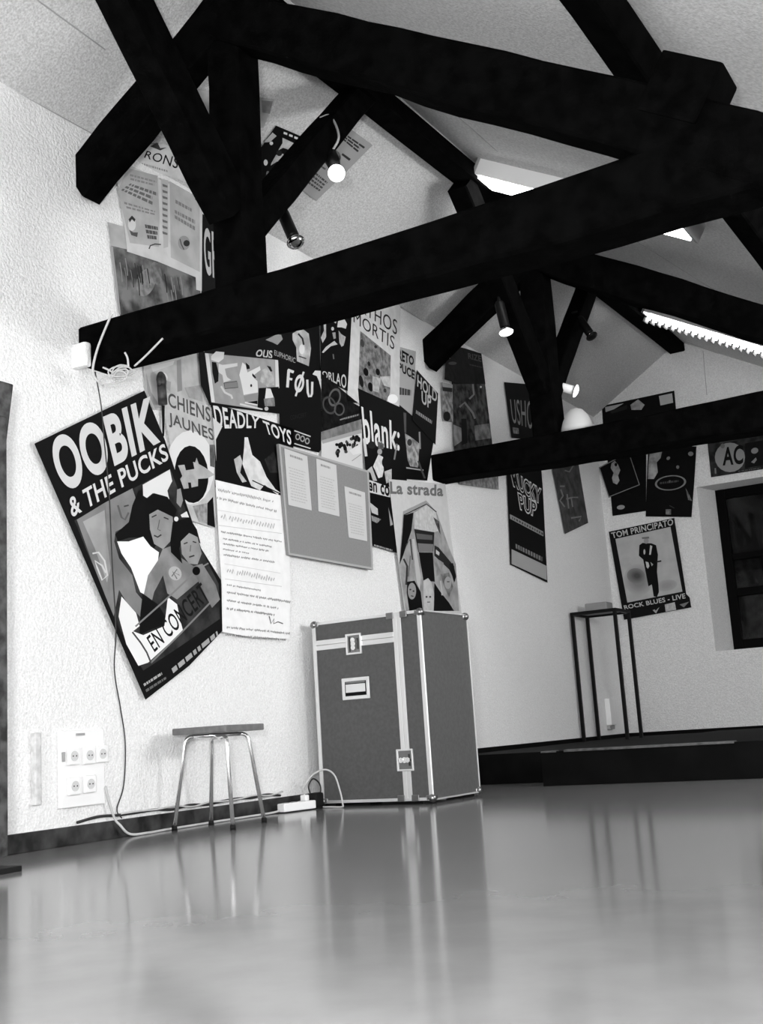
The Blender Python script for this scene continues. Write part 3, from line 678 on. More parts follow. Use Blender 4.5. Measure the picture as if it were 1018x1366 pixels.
p.poly([(240, 1050), (310, 1040), (370, 1150), (390, 1330), (260, 1330), (235, 1150)], .12); p.ell((285, 1140), 40, 80, .56); p.ell((270, 1125), 9, 8, .25); p.ell((300, 1140), 9, 8, .25); p.line([(275, 1185), (300, 1190)], 10, .25)
p.poly([(395, 1040), (440, 1015), (475, 1060), (505, 1200), (490, 1330), (400, 1330), (395, 1150)], .72, .03, 20); p.ell((425, 1195), 10, 10, .3); p.ell((460, 1195), 10, 10, .3); p.line([(430, 1245), (458, 1245)], 9, .35)
p.poly([(500, 1060), (560, 1150), (640, 1250), (690, 1330), (495, 1330)], .10); p.poly([(560, 980), (640, 960), (680, 1100), (640, 1200), (590, 1080)], .42, .1, 20); p.ell((630, 1060), 34, 60, .6); p.line([(620, 1050), (645, 1050)], 9, .25); p.poly([(640, 880), (680, 870), (710, 1000), (690, 1060)], .15); p.line([(560, 1040), (575, 1180)], 14, .7)
p.done()
p = Sheet('handwritten_sheet', 'large white handwritten notice of many lines right of the tilted poster', 'notice', P_LEFT,
          [(45, 60), (570, 185), (632, 690), (640, 1000), (630, 1320), (340, 1310), (100, 1265), (95, 900)], 5, .92, None, .01, 20, tr=(5.94, 280, 630))
for i, (a, b, h, n) in enumerate((((60, 120), (500, 215), 34, 46), ((50, 185), (530, 295), 30, 60), ((85, 460), (570, 540), 22, 70), ((100, 515), (490, 580), 20, 60), ((100, 555), (470, 615), 20, 56), ((100, 600), (310, 635), 16, 30), ((105, 640), (510, 700), 24, 56), ((130, 880), (400, 925), 22, 36), ((130, 935), (640, 1015), 28, 70), ((130, 1000), (540, 1065), 26, 56), ((130, 1065), (510, 1115), 28, 56), ((130, 1215), (635, 1265), 26, 70), ((120, 1275), (600, 1315), 24, 66))):
    p.scrawl([a, b, (b[0], b[1]+h), (a[0], a[1]+h)], .46, 6, i, n)
for i, (a, b) in enumerate((((75, 320), (510, 400)), ((125, 745), (510, 820)))):
    p.scrawl([a, b, (b[0], b[1]+60), (a[0], a[1]+60)], .70, 9, 30+i, 26); p.line([(a[0]-10, a[1]-20), (b[0]+50, b[1]-20)], 4, .8); p.line([(a[0]-5, a[1]+100), (b[0]+60, b[1]+85)], 4, .75)
p.line([(470, 1140), (485, 1200), (510, 1160), (505, 1200), (540, 1185), (580, 1200)], 9, .4, 'lettering')
p.done()

# grey notice board and its three sheets
p = Sheet('notice_board', 'plain grey felt notice board on the left wall above the flight case', 'notice board', P_LEFT, [(372, 592), (492, 628), (498, 760), (385, 740)], 10, .53, None, .012, 90, thick=.018)
bpl = P_LEFT
for a, b in (((372, 592), (492, 628)), ((372, 592), (385, 740)), ((385, 740), (498, 760)), ((492, 628), (498, 760))):
    c = bil([(372, 592), (492, 628), (498, 760), (385, 740)], .5, .5)
    f = lambda q: (q[0]+(c[0]-q[0])*.04, q[1]+(c[1]-q[1])*.04)
    p.poly([a, b, f(b), f(a)], .66, part='edge_strip')
p.done()
for lab, q, sd in (('white typed page pinned at the left of the grey board', [(379.4, 598), (410, 608.6), (416, 681), (385, 673.5)], 1), ('white typed page pinned in the middle of the grey board', [(422, 611.6), (448.6, 620.4), (453, 689), (425, 682)], 2), ('white typed page pinned lowest, at the right of the grey board', [(459.5, 648.4), (487, 657), (490, 722), (465.4, 717)], 3)):
    p = Sheet('typed_page', lab, 'page', P_LEFT, q, 11, .78, 'typed pages on the grey board')
    p.bars([bil(q, .12, .3), bil(q, .9, .3), bil(q, .9, .92), bil(q, .12, .92)], 12, .70, sd, .4); p.bars([bil(q, .2, .06), bil(q, .8, .06), bil(q, .8, .14), bil(q, .2, .14)], 1, .55, sd+5, .5)
    p.done()

# --- back wall posters
p = Sheet('poster', 'framed black poster with pale pictures showing over the far tie beam', 'poster', P_BACK,
          [(803, 541.5), (899.6, 521), (905, 578), (806, 596)], 1, .10, GB)
Z15 = (3.414, 740, 480); p.z(*Z15)
p.poly([(230, 215), (315, 198), (270, 225), (232, 238)], .62); p.poly([(345, 205), (380, 180), (410, 205), (395, 228), (350, 228)], .56, .06, 20); p.poly([(475, 165), (535, 152), (540, 195), (482, 208)], .66); p.poly([(250, 235), (330, 205), (330, 225), (260, 245)], .2)
p.done()
Z16 = (6.787, 790, 580)
p = Sheet('poster', 'black poster with one small oval, left of pair on the back wall', 'poster', P_BACK,
          [(125, 60), (490, 60), (488, 690), (185, 735)], 1, .09, GB, tr=Z16)
p.ell((260, 656), 36, 20, .55, -8)
p.done()
p = Sheet('record_sleeve', 'tilted square black record sleeve with thin white edge and pale figure', 'record sleeve', P_BACK,
          [(60, 295), (335, 155), (435, 455), (150, 570)], 3, .11, None, tr=Z16)
p.frame([(64, 297), (332, 162), (428, 452), (152, 562)], 9, .5); p.poly([(205, 235), (235, 270), (255, 320), (235, 370), (248, 415), (225, 450), (190, 435), (180, 390), (195, 345), (168, 300), (175, 260)], .58, .05, 20); p.ell((215, 270), 13, 16, .1)
p.done()
p = Sheet('poster', 'black poster with an outlined oval emblem, right of pair on the back wall', 'poster', P_BACK,
          [(515, 40), (790, 60), (800, 105), (945, 105), (925, 430), (900, 745), (485, 740), (495, 400)], 2, .09, GB, tr=Z16)
p.poly([(525, 120), (640, 120), (620, 210), (585, 250), (595, 340), (560, 400), (505, 400), (510, 280)], .56, .08, 14); p.ring((710, 435), 142, 68, .13, .48, -6); p.ell((704, 424), 12, 12, .4); p.ell((893, 172), 24, 20, .48); p.ell((690, 212), 18, 14, .5, -40); p.ell((775, 292), 14, 16, .45)
p.bars([(610, 425), (820, 400), (820, 425), (612, 450)], 1, .3, 4, .7); p.poly([(845, 480), (880, 540), (905, 600), (870, 590)], .36, .1, 30); p.poly([(665, 675), (715, 675), (715, 722), (668, 722)], .42, .08, 40); p.line([(700, 640), (745, 665)], 8, .25)
p.done()
Z17 = (7.83, 800, 680)
p = Sheet('poster', 'black-bordered poster of a man in dark suit with bass guitar, back wall', 'poster', P_BACK,
          [(95, 230), (780, 85), (905, 880), (940, 915), (958, 1020), (610, 1085), (255, 1150)], 4, .15, GB, tr=Z17)
p.poly([(165, 305), (740, 178), (865, 855), (290, 970)], .66, .02, 8); 
for k in range(7): p.ell((405, 730), 150-k*14, 165-k*15, .63-k*.022, -12)
for k in range(6): p.ell((380+k*2, 690), 95-k*13, 80-k*11, .47-k*.03, 10)
for k in range(5): p.ell((700, 790), 110-k*18, 60-k*10, .62-k*.015, -10)
p.poly([(415, 370), (450, 345), (480, 350), (540, 350), (590, 370), (610, 470), (605, 540), (600, 650), (615, 780), (620, 860), (600, 910), (565, 905), (545, 780), (510, 800), (490, 700), (455, 520), (410, 480)], .12)
p.ell((487, 325), 26, 30, .55); p.poly([(440, 288), (515, 280), (520, 300), (445, 305)], .42); p.poly([(528, 370), (550, 380), (535, 470), (518, 470)], .72); p.ell((468, 440), 10, 28, .7); p.poly([(480, 540), (510, 550), (520, 590), (505, 615), (490, 600)], .72); p.poly([(530, 545), (560, 570), (545, 590)], .62); p.line([(590, 545), (645, 535)], 16, .2)
p.text('TOM PRINCIPATO', [(118, 240), (765, 92), (770, 160), (135, 300)], .70, .02); p.text('ROCK BLUES - LIVE', [(250, 1000), (890, 872), (898, 925), (262, 1042)], .70, .02)
p.poly([(680, 990), (785, 965), (800, 1045), (690, 1065)], .66, .04, 40); p.poly([(555, 1050), (575, 1040), (585, 1055), (625, 1015), (590, 1085)], .6); p.poly([(835, 990), (935, 960), (880, 1020)], .45)
p.done()
Z18 = (12.41, 936, 565)
p = Sheet('poster', 'wide dark poster lettered AC in pale disc directly above the window', 'poster', P_BACK,
          [(95, 285), (1018, 105), (1500, 15), (1540, 660), (1018, 755), (158, 890)], 1, .22, GB, .05, 14, tr=Z18)
p.ell((470, 560), 250, 245, .52); p.poly([(720, 330), (1500, 190), (1520, 600), (720, 740)], .13); p.poly([(300, 300), (1018, 160), (1018, 180), (300, 330)], .3)
p.text('AC', [(345, 400), (690, 345), (690, 670), (350, 700)], .10, .03); p.text('A', [(770, 340), (985, 300), (1000, 690), (790, 730)], .12, .03)
p.ell((880, 450), 60, 48, .48, -20); p.poly([(820, 640), (900, 560), (915, 600), (870, 660)], .48); p.poly([(215, 740), (240, 735), (245, 830), (220, 830)], .45); p.ell((350, 370), 36, 40, .4); p.bars([(600, 780), (1018, 720), (1018, 745), (600, 805)], 1, .36, 3)
p.done()

# ================================================================== FURNITURE
# --- flight case
CZ, CX0, CX1, CY0, CD, CH = .018, -3.557, -2.862, 5.321, .518, .972
case = empty('flight_case', ((CX0+CX1)/2, CY0+CD/2, 0), 'tall grey flight case with aluminium edging, latches and ball corners against the left wall', 'flight case')
case.rotation_euler = (0, 0, math.radians(-1.5)); bpy.context.view_layer.update()
W2 = (CX1-CX0)/2; H2 = CD/2
def cl(x, y, z): return Vector((x-(CX0+CX1)/2, y-CY0-H2, z))     # room position -> case position (front face at y = -H2)
def cpart(name, bm, m, smooth=False, parent=case):
    me = D.meshes.new(name); bm.to_mesh(me); bm.free(); me.materials.append(m)
    if smooth:
        for q in me.polygons: q.use_smooth = True
    o = D.objects.new(name, me); COL.objects.link(o); o.parent = parent; return o
X = lambda x: x-(CX0+CX1)/2
ZT = CZ+CH
bm = nB(); box2(bm, (-W2+.004, -H2+.004, CZ+.004), (X(-3.035), H2-.004, .836)); cpart('body', bm, M_CASE)
bm = nB(); box2(bm, (-W2+.004, -H2+.004, .890), (X(-3.035), H2-.004, ZT-.004)); cpart('top_lid', bm, M_CASE)
bm = nB(); box2(bm, (X(-2.985), -H2+.004, CZ+.004), (W2-.004, H2-.004, ZT-.004)); cpart('end_lid', bm, M_CASE)
bm = nB(); box2(bm, (-W2+.001, -H2-.001, .836), (X(-3.035), H2, .862), .002); box2(bm, (-W2+.001, -H2-.002, .8635), (X(-3.035), H2, .890), .002); tag(cpart('closing_band', bm, M_ALU), 'broad pale aluminium band')
bm = nB(); box2(bm, (X(-3.035), -H2-.002, CZ+.002), (X(-3.011), H2, ZT), .002); box2(bm, (X(-3.0095), -H2-.002, CZ+.002), (X(-2.985), H2, ZT), .002); tag(cpart('closing_band', bm, M_ALU), 'broad upright aluminium band')
bm = nB(); E_ = .022; t_ = .003
for xs in (-1, 1):
    for ys in (-1, 1):
        x0 = xs*W2; y0 = ys*H2
        box2(bm, (min(x0, x0-xs*E_), min(y0+ys*t_, y0-ys*t_), CZ), (max(x0, x0-xs*E_), max(y0+ys*t_, y0-ys*t_), ZT), .001)
        if xs < 0 or True: box2(bm, (min(x0+xs*t_, x0-xs*t_), min(y0, y0-ys*E_*(.25 if xs > 0 else 1)), CZ), (max(x0+xs*t_, x0-xs*t_), max(y0, y0-ys*E_*(.25 if xs > 0 else 1)), ZT), .001)
for zs in (CZ, ZT):
    for ys in (-1, 1):
        y0 = ys*H2; box2(bm, (-W2, y0-t_, zs-(E_*.7 if zs > .5 else 0)), (W2, y0+t_, zs+(0 if zs > .5 else E_*.7)), .001)
    for xs in (-1, 1):
        x0 = xs*W2; box2(bm, (x0-t_, -H2, zs-(.008 if zs > .5 else 0)), (x0+t_, H2, zs+(0 if zs > .5 else .008)), .001)
tag(cpart('edging', bm, M_ALU), 'thin aluminium edge profiles')
def ball(x, y, z, r=.022):
    bm = nB(); bmesh.ops.create_uvsphere(bm, u_segments=14, v_segments=9, radius=r, matrix=Matrix.Translation((x, y, z)))
    for sx_ in (-1, 0):
        pass
    box(bm, (x-math.copysign(.012, x), y-math.copysign(.012, y), z+(.0 if z < .5 else -.0)), (.046, .046, .03), None, .006)
    cpart('ball_corner', bm, M_STEEL, True)
for x in (-W2+.008, W2-.008):
    for y in (-H2+.008, H2-.008):
        for z in (CZ+.012, ZT-.012): ball(x, y, z)
for z in (CZ+.014, ZT-.014):
    for x in (X(-3.05), X(-2.965)):
        bm = nB(); box(bm, (x, -H2-.003, z), (.045, .008, .034), None, .004); cpart('corner_plate', bm, M_STEEL)
def latch(x, z, vert):
    bm = nB(); n = 20
    # raised rim of a recessed butterfly latch
    for a, b in (((-.05, -.056), (.05, -.046)), ((-.05, .046), (.05, .056)), ((-.05, -.05), (-.040, .05)), ((.040, -.05), (.05, .05))):
        box2(bm, (x+a[0], -H2-.009, z+a[1]), (x+b[0], -H2+.003, z+b[1]), .003)
    L = cpart('latch', bm, M_ALU)
    bm = nB(); box2(bm, (x-.042, -H2-.0035, z-.048), (x+.042, -H2+.001, z+.048)); cpart('latch_dish', bm, M_STEEL, parent=L)
    bm = nB(); bmesh.ops.create_cone(bm, cap_ends=True, segments=18, radius1=.018, radius2=.015, depth=.008, matrix=Matrix.Translation((x, -H2-.008, z)) @ Matrix.Rotation(math.pi/2, 4, 'X'))
    for s_ in (-1, 1):
        bmesh.ops.create_cone(bm, cap_ends=True, segments=12, radius1=.014, radius2=.014, depth=.005, matrix=Matrix.Translation((x+(0 if vert else s_*.02), -H2-.012, z+(s_*.02 if vert else 0))) @ Matrix.Rotation(math.pi/2, 4, 'X'))
    cpart('butterfly_key', bm, M_CHROME, parent=L)
    bm = nB(); box2(bm, (x-(.03 if vert else .04), -H2-.008, z-(.04 if vert else .006)), (x-(.022 if vert else -.04), -H2-.004, z+(.04 if vert else .006)), .001); box2(bm, (x+.022, -H2-.008, z-.03), (x+.03, -H2-.004, z+.03), .001); cpart('hasp', bm, M_DARKRIG, parent=L)
latch(X(-3.287), .850, True); latch(X(-3.012), .225, False)
# recessed handle
hx, hz = X(-3.291), .613
bm = nB()
for a, b in (((-.088, -.058), (.088, -.038)), ((-.088, .038), (.088, .058)), ((-.088, -.05), (-.068, .05)), ((.068, -.05), (.088, .05))):
    box2(bm, (hx+a[0], -H2-.006, hz+a[1]), (hx+b[0], -H2+.003, hz+b[1]), .004)
h_ = cpart('handle', bm, M_ALU); tag(h_, 'recessed aluminium handle')
bm = nB(); box2(bm, (hx-.07, -H2-.003, hz-.04), (hx+.07, -H2+.0005, hz+.04)); cpart('handle_dish', bm, M_BLACK, parent=h_)
bm = nB(); box2(bm, (hx-.062, -H2-.008, hz-.020), (hx+.062, -H2-.0035, hz+.024), .002); cpart('grip', bm, M_ALU, parent=h_)
bm = nB(); box2(bm, (hx-.062, -H2-.0085, hz+.028), (hx+.062, -H2-.0035, hz+.037), .002); cpart('hinge_bar', bm, M_STEEL, parent=h_)
for x in (-W2+.05, W2-.05):
    for y in (-H2+.05, H2-.05):
        bm = nB(); box2(bm, (x-.025, y-.025, 0), (x+.025, y+.025, CZ+.004), .003); cpart('foot', bm, M_RUB)

# --- stool
st = empty('stool', (-3.40, 4.27, 0), 'low four-legged stool with grey square seat and chrome tube legs by left wall', 'stool')
bm = nB(); box(bm, (-3.40, 4.27, .434), (.30, .30, .030), Matrix.Rotation(math.radians(2), 3, 'Z'), .005); link('seat', bm, M_SEAT, st)
def legpair(a, b, zt):
    a, b = Vector(a), Vector(b); c = (a+b)/2; c.z = zt
    ta = a.lerp(c, .30); ta.z = zt; tb = b.lerp(c, .30); tb.z = zt
    def knee(t, f):
        pts = []; d1 = (Vector((f.x, f.y, .01))-t).normalized(); d0 = (c-t).normalized(); r = .035
        for i in range(7):
            u = i/6; pts.append((t+d0*r)*(1-u)**2+t*2*u*(1-u)+(t+d1*r)*u*u)
        return pts
    bm = nB(); tube(bm, knee(ta, a)+[Vector((a.x, a.y, .012))], .0095, 12); link('leg', bm, M_CHROME, st, True)
    bm = nB(); tube(bm, knee(tb, b)+[Vector((b.x, b.y, .012))], .0095, 12); link('leg', bm, M_CHROME, st, True)
    bm = nB(); tube(bm, [ta+(c-ta).normalized()*.034, tb+(c-tb).normalized()*.034], .0095, 12); link('rail', bm, M_CHROME, st, True)
    for f in (a, b):
        bm = nB(); tube(bm, [(f.x, f.y, 0), (f.x, f.y, .022)], [.0135, .012], 12); link('rubber_foot', bm, M_RUB, st, True)
legpair((-3.556, 4.126, 0), (-3.297, 4.45, 0), .4085)
legpair((-3.535, 4.36, 0), (-3.213, 4.11, 0), .3985)

# --- tall open metal stand on the stage
stn = empty('display_stand', (-3.41, 9.57, .19), 'tall narrow open black metal stand on the stage in far corner', 'stand')
sx0, sx1, sy0, sy1, szt = -3.60, -3.22, 9.40, 9.76, 1.27
for x in (sx0, sx1):
    for y in (sy0, sy1):
        bm = nB(); box2(bm, (x-.014, y-.014, .19), (x+.014, y+.014, szt-.02), .002); link('leg', bm, M_BLACK, stn)
bm = nB()
for a, b in (((sx0-.015, sy0-.015), (sx1+.015, sy0+.015)), ((sx0-.015, sy1-.015), (sx1+.015, sy1+.015)), ((sx0-.015, sy0+.015), (sx0+.015, sy1-.015)), ((sx1-.015, sy0+.015), (sx1+.015, sy1-.015))):
    box2(bm, (a[0], a[1], szt-.02), (b[0], b[1], szt+.008), .002)
link('top_frame', bm, M_BLACK, stn)
bm = nB(); box2(bm, (sx0+.015, sy0+.015, szt-.004), (sx1-.015, sy1-.015, szt+.006)); tag(link('top_panel', bm, mat('grey_panel', .55, .6), stn), 'pale grey panel set in the top frame')
bm = nB(); box2(bm, (-3.53, 9.53, szt+.008), (-3.33, 9.69, szt+.085), .012); tag(link('grey_box', bm, mat('grey_card', .52, .8)), 'small plain grey box on top of the tall black stand', 'box')
# white socket box in the far corner
a = P_LEFT.hit(815, 932); b = P_LEFT.hit(833, 966)
s_ = empty('conduit_box', (XL, (a.y+b.y)/2, b.z), 'plain white upright socket box on the wall behind the tall stand', 'socket')
bm = nB(); box2(bm, (XL, YB-.50, b.z), (XL+.05, YB-.36, a.z), .008); link('cover', bm, M_WHITEP, s_)
bm = nB(); box2(bm, (XL, YB-.495, b.z-.035), (XL+.03, YB-.365, b.z-.001), .004); link('shadow_strip', bm, M_GREYP, s_)  # grey strip standing in for the shadow under the box

# --- dark rig at the left edge
rig = empty('speaker_stand', (-3.07, 2.72, 0), 'dark scuffed metal upright with tilted cabinet on top at left picture edge', 'stand')
bm = nB(); box2(bm, (-3.25, 2.68, .05), (-3.092, 2.76, 1.55), .004); link('upright', bm, M_DARKRIG, rig)
bm = nB(); box2(bm, (-3.11, 2.668, .06), (-3.10, 2.682, 1.45)); link('rail_slot', bm, M_BLACK, rig)
bm = nB(); box(bm, (-3.245, 2.74, 1.60), (.21, .16, .22), Matrix.Rotation(math.radians(10), 3, 'Y'), .006); link('cabinet', bm, M_DARKRIG, rig)
bm = nB(); box2(bm, (-3.25, 2.67, .0), (-3.06, 2.79, .018), .003); link('foot_plate', bm, M_RUB, rig)
for x in (-3.13, -3.10): bm = nB(); tube(bm, [(x, 2.70, .018), (x, 2.70, .055)], .011, 12); link('bolt', bm, M_CHROME, rig, True)

# --- sockets on the left wall
def lw(px, py): return P_LEFT.hit(px, py)
pn = empty('socket_panel', (XL, 3.63, .29), 'white panel of five mains sockets low on left wall beside the dark upright', 'socket')
a, b = lw(76, 975), lw(136, 1072)
bm = nB(); box2(bm, (XL, a.y, b.z), (XL+.02, b.y, a.z), .004); link('backboard', bm, M_WHITEP, pn)
for px, py in ((91, 1009), (112, 1008), (129, 1006), (92, 1049), (113, 1046)):
    c = lw(px, py)
    bm = nB(); box2(bm, (XL+.02, c.y-.034, c.z-.036), (XL+.036, c.y+.034, c.z+.036), .005); so = link('socket', bm, M_WHITEP, pn)
    bm = nB(); bmesh.ops.create_cone(bm, cap_ends=True, segments=18, radius1=.021, radius2=.021, depth=.003, matrix=Matrix.Translation((XL+.037, c.y, c.z)) @ Matrix.Rotation(math.pi/2, 4, 'Y')); well = link('well', bm, mat('socket_well', .80, .5), so)
    bm = nB()
    for dy in (-.009, .009): tube(bm, [(XL+.037, c.y+dy, c.z), (XL+.0392, c.y+dy, c.z)], .0034, 8)
    link('pin_holes', bm, M_DCABLE, so)
c = lw(79, 1010); bm = nB(); box2(bm, (XL+.02, c.y-.006, c.z-.02), (XL+.03, c.y+.006, c.z+.02), .003); link('switch', bm, M_GREYP, pn)
c = lw(102, 980); bm = nB(); box2(bm, (XL+.02, c.y-.024, c.z-.005), (XL+.026, c.y+.024, c.z+.005), .001); tag(link('name_strip', bm, M_GREYP, pn), 'grey strip')
a, b = lw(40, 978), lw(49, 1074)
bm = nB(); box2(bm, (XL, a.y, b.z), (XL+.03, b.y, a.z), .006); rr = link('cable_trunking', bm, mat('trunking', .80, .5, noise=.05, nscale=40)); tag(rr, 'narrow upright pale grey trunking left of the socket panel', 'trunking')
# --- cables along the skirting
def cable(name, pts, r, m, label, cat='cable', k=8, parent=None):
    bm = nB(); tube(bm, spline(pts, k), r, 8); o = link(name, bm, m, parent, True)
    if label: tag(o, label, cat)
    return o
WX = XL+.006
cable('thin_wire', [(XL+.06, 3.70, 2.05), (XL+.05, 3.745, 1.9), (XL+.04, 3.77, 1.75), (XL+.045, 3.79, 1.5), (XL+.045, 3.80, 1.2), (XL+.04, 3.82, .9), (XL+.012, 3.835, .72), (WX, 3.875, .55), (WX, 3.90, .40), (WX, 3.885, .22), (WX, 3.84, .12), (WX+.018, 3.85, .08)], .0028, M_DCABLE, 'thin dark wire hanging from near tie beam across tilted poster to skirting')
c0 = P_FLOOR.hit(172, 1118)
cable('mains_cable', [lw(134, 1050)+Vector((.03, 0, 0)), lw(139, 1068)+Vector((.025, 0, 0)), lw(146, 1092)+Vector((.03, 0, 0)), (XL+.04, 3.82, .055), (XL+.05, 3.87, .012), (XL+.055, 3.98, .006), (XL+.042, 4.12, .006), (XL+.032, 4.4, .006), (XL+.03, 4.7, .006), (XL+.045, 4.93, .008), (XL+.058, 4.985, .018)], .0055, M_CABLE, 'pale mains cable running from the sockets along the floor to power strip')
R_ = random.Random(21)
for lab, mm, r, z0, ph in (('dark cable lying on the top of the skirting', M_DCABLE, .006, .083, 0.), ('pale cable lying loosely on the skirting behind the stool', M_CABLE, .004, .086, 1.6)):
    pts = [(XL+.010+.016*(mm is M_CABLE)+.003*R_.random(), 3.6+i*.12, z0+.014*abs(math.sin(i*1.3+ph))+.006*R_.random()) for i in range(0 if mm is M_DCABLE else 2, 13)]
    cable('skirting_cable', pts, r, mm, lab)
ps = empty('power_strip', (XL+.085, 5.1, 0), 'white plastic power strip on the floor left of the flight case', 'power strip')
d = Matrix.Rotation(math.radians(-10), 3, 'Z')
bm = nB(); box(bm, (XL+.085, 5.08, .026), (.052, .235, .042), d, .006); link('body', bm, M_WHITEP, ps)
for i in range(3):
    v = d @ Vector((0, -.08+i*.06, 0)); bm = nB(); bmesh.ops.create_cone(bm, cap_ends=True, segments=16, radius1=.018, radius2=.018, depth=.003, matrix=Matrix.Translation((XL+.085+v.x, 5.08+v.y, .048))); link('outlet', bm, M_GREYP, ps)
ad = empty('plug_adaptor', (XL+.10, 5.215, 0), 'black plug adaptor between the white power strip and flight case', 'plug')
bm = nB(); box(bm, (XL+.105, 5.235, .045), (.05, .07, .075), None, .012); link('body', bm, M_RUB, ad)
bm = nB(); tube(bm, spline([(XL+.09, 5.20, .08), (XL+.09, 5.19, .12), (XL+.10, 5.22, .155), (XL+.11, 5.26, .13), (XL+.115, 5.265, .09), (XL+.11, 5.25, .07)], 8), .004, 8); link('cord', bm, M_DCABLE, ad, True)
bm = nB(); box(bm, (XL+.082, 5.16, .062), (.036, .036, .032), None, .008)
wp = link('white_plug', bm, M_WHITEP); tag(wp, 'white plug seated in the end of the power strip', 'plug')
cable('extension_lead', [(XL+.082, 5.16, .075), (XL+.09, 5.14, .11), (XL+.13, 5.17, .175), (XL+.19, 5.20, .20), (-3.40, 5.22, .17), (-3.37, 5.22, .09), (-3.36, 5.225, .02), (-3.37, 5.23, .005), (-3.43, 5.24, .005), (-3.50, 5.25, .006)], .0045, M_CABLE, 'white cord arching from the power strip over front of flight case')
# --- cords on the tie beam end
o_ = cable('beam_cord', [(-3.42, 3.652, 2.275), (-3.44, 3.648, 2.24), (-3.50, 3.642, 2.13), (-3.535, 3.645, 2.04), (-3.52, 3.65, 1.99), (-3.49, 3.66, 1.96)], .0055, M_CABLE, 'pale cord looped over the left end of near tie beam', k=8)
tg = empty('cord_tangle', (-3.38, 3.645, 2.02), 'tangle of pale cord ends under the left part of near tie beam', 'cord')
for i in range(7):
    a0 = R_.uniform(0, 6.28); c_ = Vector((-3.37+R_.uniform(-.06, .07), 3.652, 1.985+R_.uniform(-.015, .015))); rx_, rz_ = R_.uniform(.04, .08), R_.uniform(.012, .026)
    bm = nB(); tube(bm, spline([c_+Vector((rx_*math.cos(a0+t*.8), -.012*math.sin(t)-.005, rz_*math.sin(a0+t*.8))) for t in range(7)], 5), .0035, 6); link('strand', bm, M_CABLE, tg, True)
for q in ([(-3.29, 3.645, 2.0), (-3.22, 3.640, 2.03), (-3.12, 3.638, 2.085)], [(-3.325, 3.645, 2.0), (-3.322, 3.638, 2.04), (-3.335, 3.636, 2.07)], [(-3.40, 3.645, 1.985), (-3.43, 3.638, 2.01), (-3.465, 3.636, 2.03)]):
    bm = nB(); tube(bm, spline(q, 6), .0045, 6); link('strand', bm, M_CABLE, tg, True)
bm = nB(); c_ = P_LEFT.hit(206, 515); 
bmesh.ops.create_uvsphere(bm, u_segments=10, v_segments=8, radius=1, matrix=Matrix.Translation((XL+.045, c_.y, c_.z+.02)) @ Matrix.Diagonal((.02, .03, .045, 1)))
tube(bm, [(XL+.045, c_.y, c_.z), (XL+.042, c_.y+.01, c_.z-.10)], .022, 8)
tag(link('dark_tape', bm, M_DARKRIG, None, True), 'dark lump of tape holding the top of the tilted poster', 'tape')

# ================================================================== LAMPS
def fluorescent(label, x0, x1, Y, depth, hb, lit, louvre=False):
    """strip light along the right roof slope"""
    u = Vector((1, 0, SR)).normalized(); n = P_CR.n; o = Vector((x0, Y, RZ+SR*(x0-RX)))
    L = (x1-x0)/u.x; y_ = Vector((0, 1, 0)); rot = Matrix((u, y_, -n)).transposed()
    t = empty('strip_light', o+n*hb, label, 'strip light', 'fluorescent strip lights on the right roof slope')
    bm = nB(); box(bm, o+u*L/2+n*hb/2, (L, depth, hb), rot, .004); link('housing', bm, M_WHITEP, t)
    bm = nB()
    if louvre:
        tube(bm, [o+u*.04+n*(hb+.026), o+u*(L-.04)+n*(hb+.026)], .025, 12)
    else:
        box(bm, o+u*L/2+n*(hb+.008)+y_*.0, (L-.06, depth*.86, .018), rot, .004)
    link('tube', bm, M_TUBE, t)
    for e in (0, L): bm = nB(); box(bm, o+u*e+n*(hb/2+.006), (.02, depth+.008, hb+.02), rot, .003); link('end_cap', bm, M_GREYP, t)
    if louvre:
        bm = nB(); k = int(L/.06)
        for i in range(k): box(bm, o+u*(i+.5)*L/k+n*(hb+.058), (.016, .085, .036), rot)
        tag(link('louvre', bm, M_GREYP, t), kind='stuff')
    return t
fluorescent('pale strip light glowing above and through the near tie beam, left of two', -2.64, -1.40, 6.18, .24, .10, True)
fluorescent('strip light with fins under its tube near the back gable, right picture edge', -2.62, -1.35, 9.30, .14, .055, True, True)

def spot(label, base, aim, L, r, lit, mount, glow=None):
    """clamp-on spotlight: bracket, barrel and reflector bulb"""
    base, aim = Vector(base), Vector(aim); d_ = (aim-base).normalized(); tip = base+d_*L
    t = empty('spotlight', base, label, 'spotlight', 'clamp spotlights on the roof timbers')
    bm = nB(); tube(bm, [Vector(mount), base], .012, 8); box(bm, mount, (.05, .05, .05), None, .008); link('bracket', bm, M_BLACK, t)
    body = M_WHITEP if glow == 'steel' else M_BLACK
    bm = nB(); tube(bm, [base-d_*.03, base-d_*.015, base+d_*L*.75, base+d_*L*.80], [r*.5, r*.68, r*.68, r*.60], 16); link('barrel', bm, body, t, True)
    bm = nB(); tube(bm, [base+d_*L*.78, base+d_*L*.9, tip-d_*.008], [r*.55, r*.85, r], 18); link('reflector', bm, M_LENS, t, True)
    bm = nB(); tube(bm, [tip-d_*.008, tip, tip+d_*.010], [r*.97, r*.9, r*.45], 18); link('bulb', bm, lit, t, True)
    return t
def pt(px, py, Y):
    d = RT*(px-509) - UP*(py-683) + FW*FPX; t = (Y-CAM.y)/d.y; return CAM+d*t
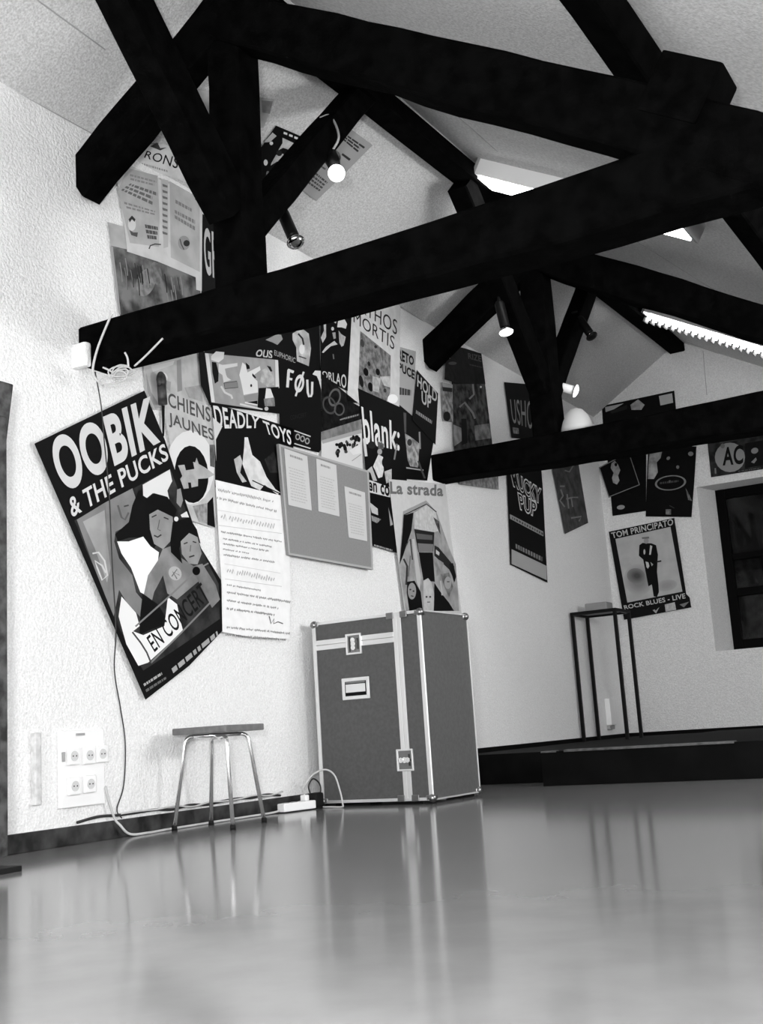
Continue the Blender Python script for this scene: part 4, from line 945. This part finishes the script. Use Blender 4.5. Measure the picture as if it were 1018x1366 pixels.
# round bulb on the rear brace of the near truss
b1 = pt(449, 231, 4.42)
t = empty('spotlight', b1, 'brightly lit round bulb on rear brace of the near truss', 'spotlight', 'clamp spotlights on the roof timbers')
bm = nB(); bmesh.ops.create_uvsphere(bm, u_segments=18, v_segments=12, radius=.041, matrix=Matrix.Translation(b1)); link('bulb', bm, M_BULB, t, True)
m1 = pt(441, 205, 4.46)
bm = nB(); tube(bm, [b1+(m1-b1)*.35, b1+(m1-b1)*.6, m1], [.030, .036, .030], 14); link('barrel', bm, M_BLACK, t, True)
bm = nB(); box(bm, m1+Vector((-.02, .02, .01)), (.05, .06, .06), None, .01); link('bracket', bm, M_BLACK, t)
bm = nB(); tube(bm, spline([m1, pt(452, 182, 4.46), pt(441, 155, 4.5), pt(427, 157, 4.5)], 6), .006, 6); link('lamp_cord', bm, M_GREYP, t, True)
# unlit spot under it
t = spot('unlit black spotlight with glinting lens hanging beside the near king post', pt(379, 288, 4.10), pt(401, 338, 4.06), .185, .042, M_LENS, pt(371, 262, 4.13))
bm = nB(); tube(bm, spline([pt(386, 272, 4.1), pt(380, 250, 4.1), pt(373, 241, 4.12), pt(360, 248, 4.12)], 6), .005, 6); o_ = link('lamp_cord', bm, M_GREYP, t, True)
spot('lit downward spotlight left of the far king post', pt(667, 408, 6.5), pt(677.5, 452, 6.48), .20, .047, M_BULB2, pt(664, 390, 6.52))
spot('lit pale spotlight aimed sideways right of the far king post', pt(748, 516, 7.34), pt(773, 523, 7.37), .115, .047, M_BULB2, pt(742, 513, 7.34), 'steel')
spot('unlit black spotlight on the rear brace of the far truss', pt(775, 428, 7.8), pt(792, 452, 7.78), .17, .046, M_BLACK, pt(768, 420, 7.85))
# pale dome shape standing on the far tie beam
sh = empty('pale_dome', (-2.58, 7.16, 2.262), 'pale dome-shaped object lying on the far tie beam beside the king post', 'pale_dome')
bm = nB(); n = 20; prof = [(.150, 0), (.146, .03), (.128, .08), (.098, .13), (.06, .165), (.02, .178)]; rings = []
for r_, z_ in prof: rings.append([bm.verts.new((-2.58+.74*r_*math.cos(2*math.pi*k/n), 7.16+.75*r_*math.sin(2*math.pi*k/n), 2.255+.9*z_)) for k in range(n)])
for a, b in zip(rings, rings[1:]):
    for k in range(n): bm.faces.new((a[k], a[(k+1) % n], b[(k+1) % n], b[k]))
bm.faces.new(rings[-1]); bm.faces.new(list(reversed(rings[0])))
link('dome', bm, mat('dome_pale', .72, .6), sh, True)
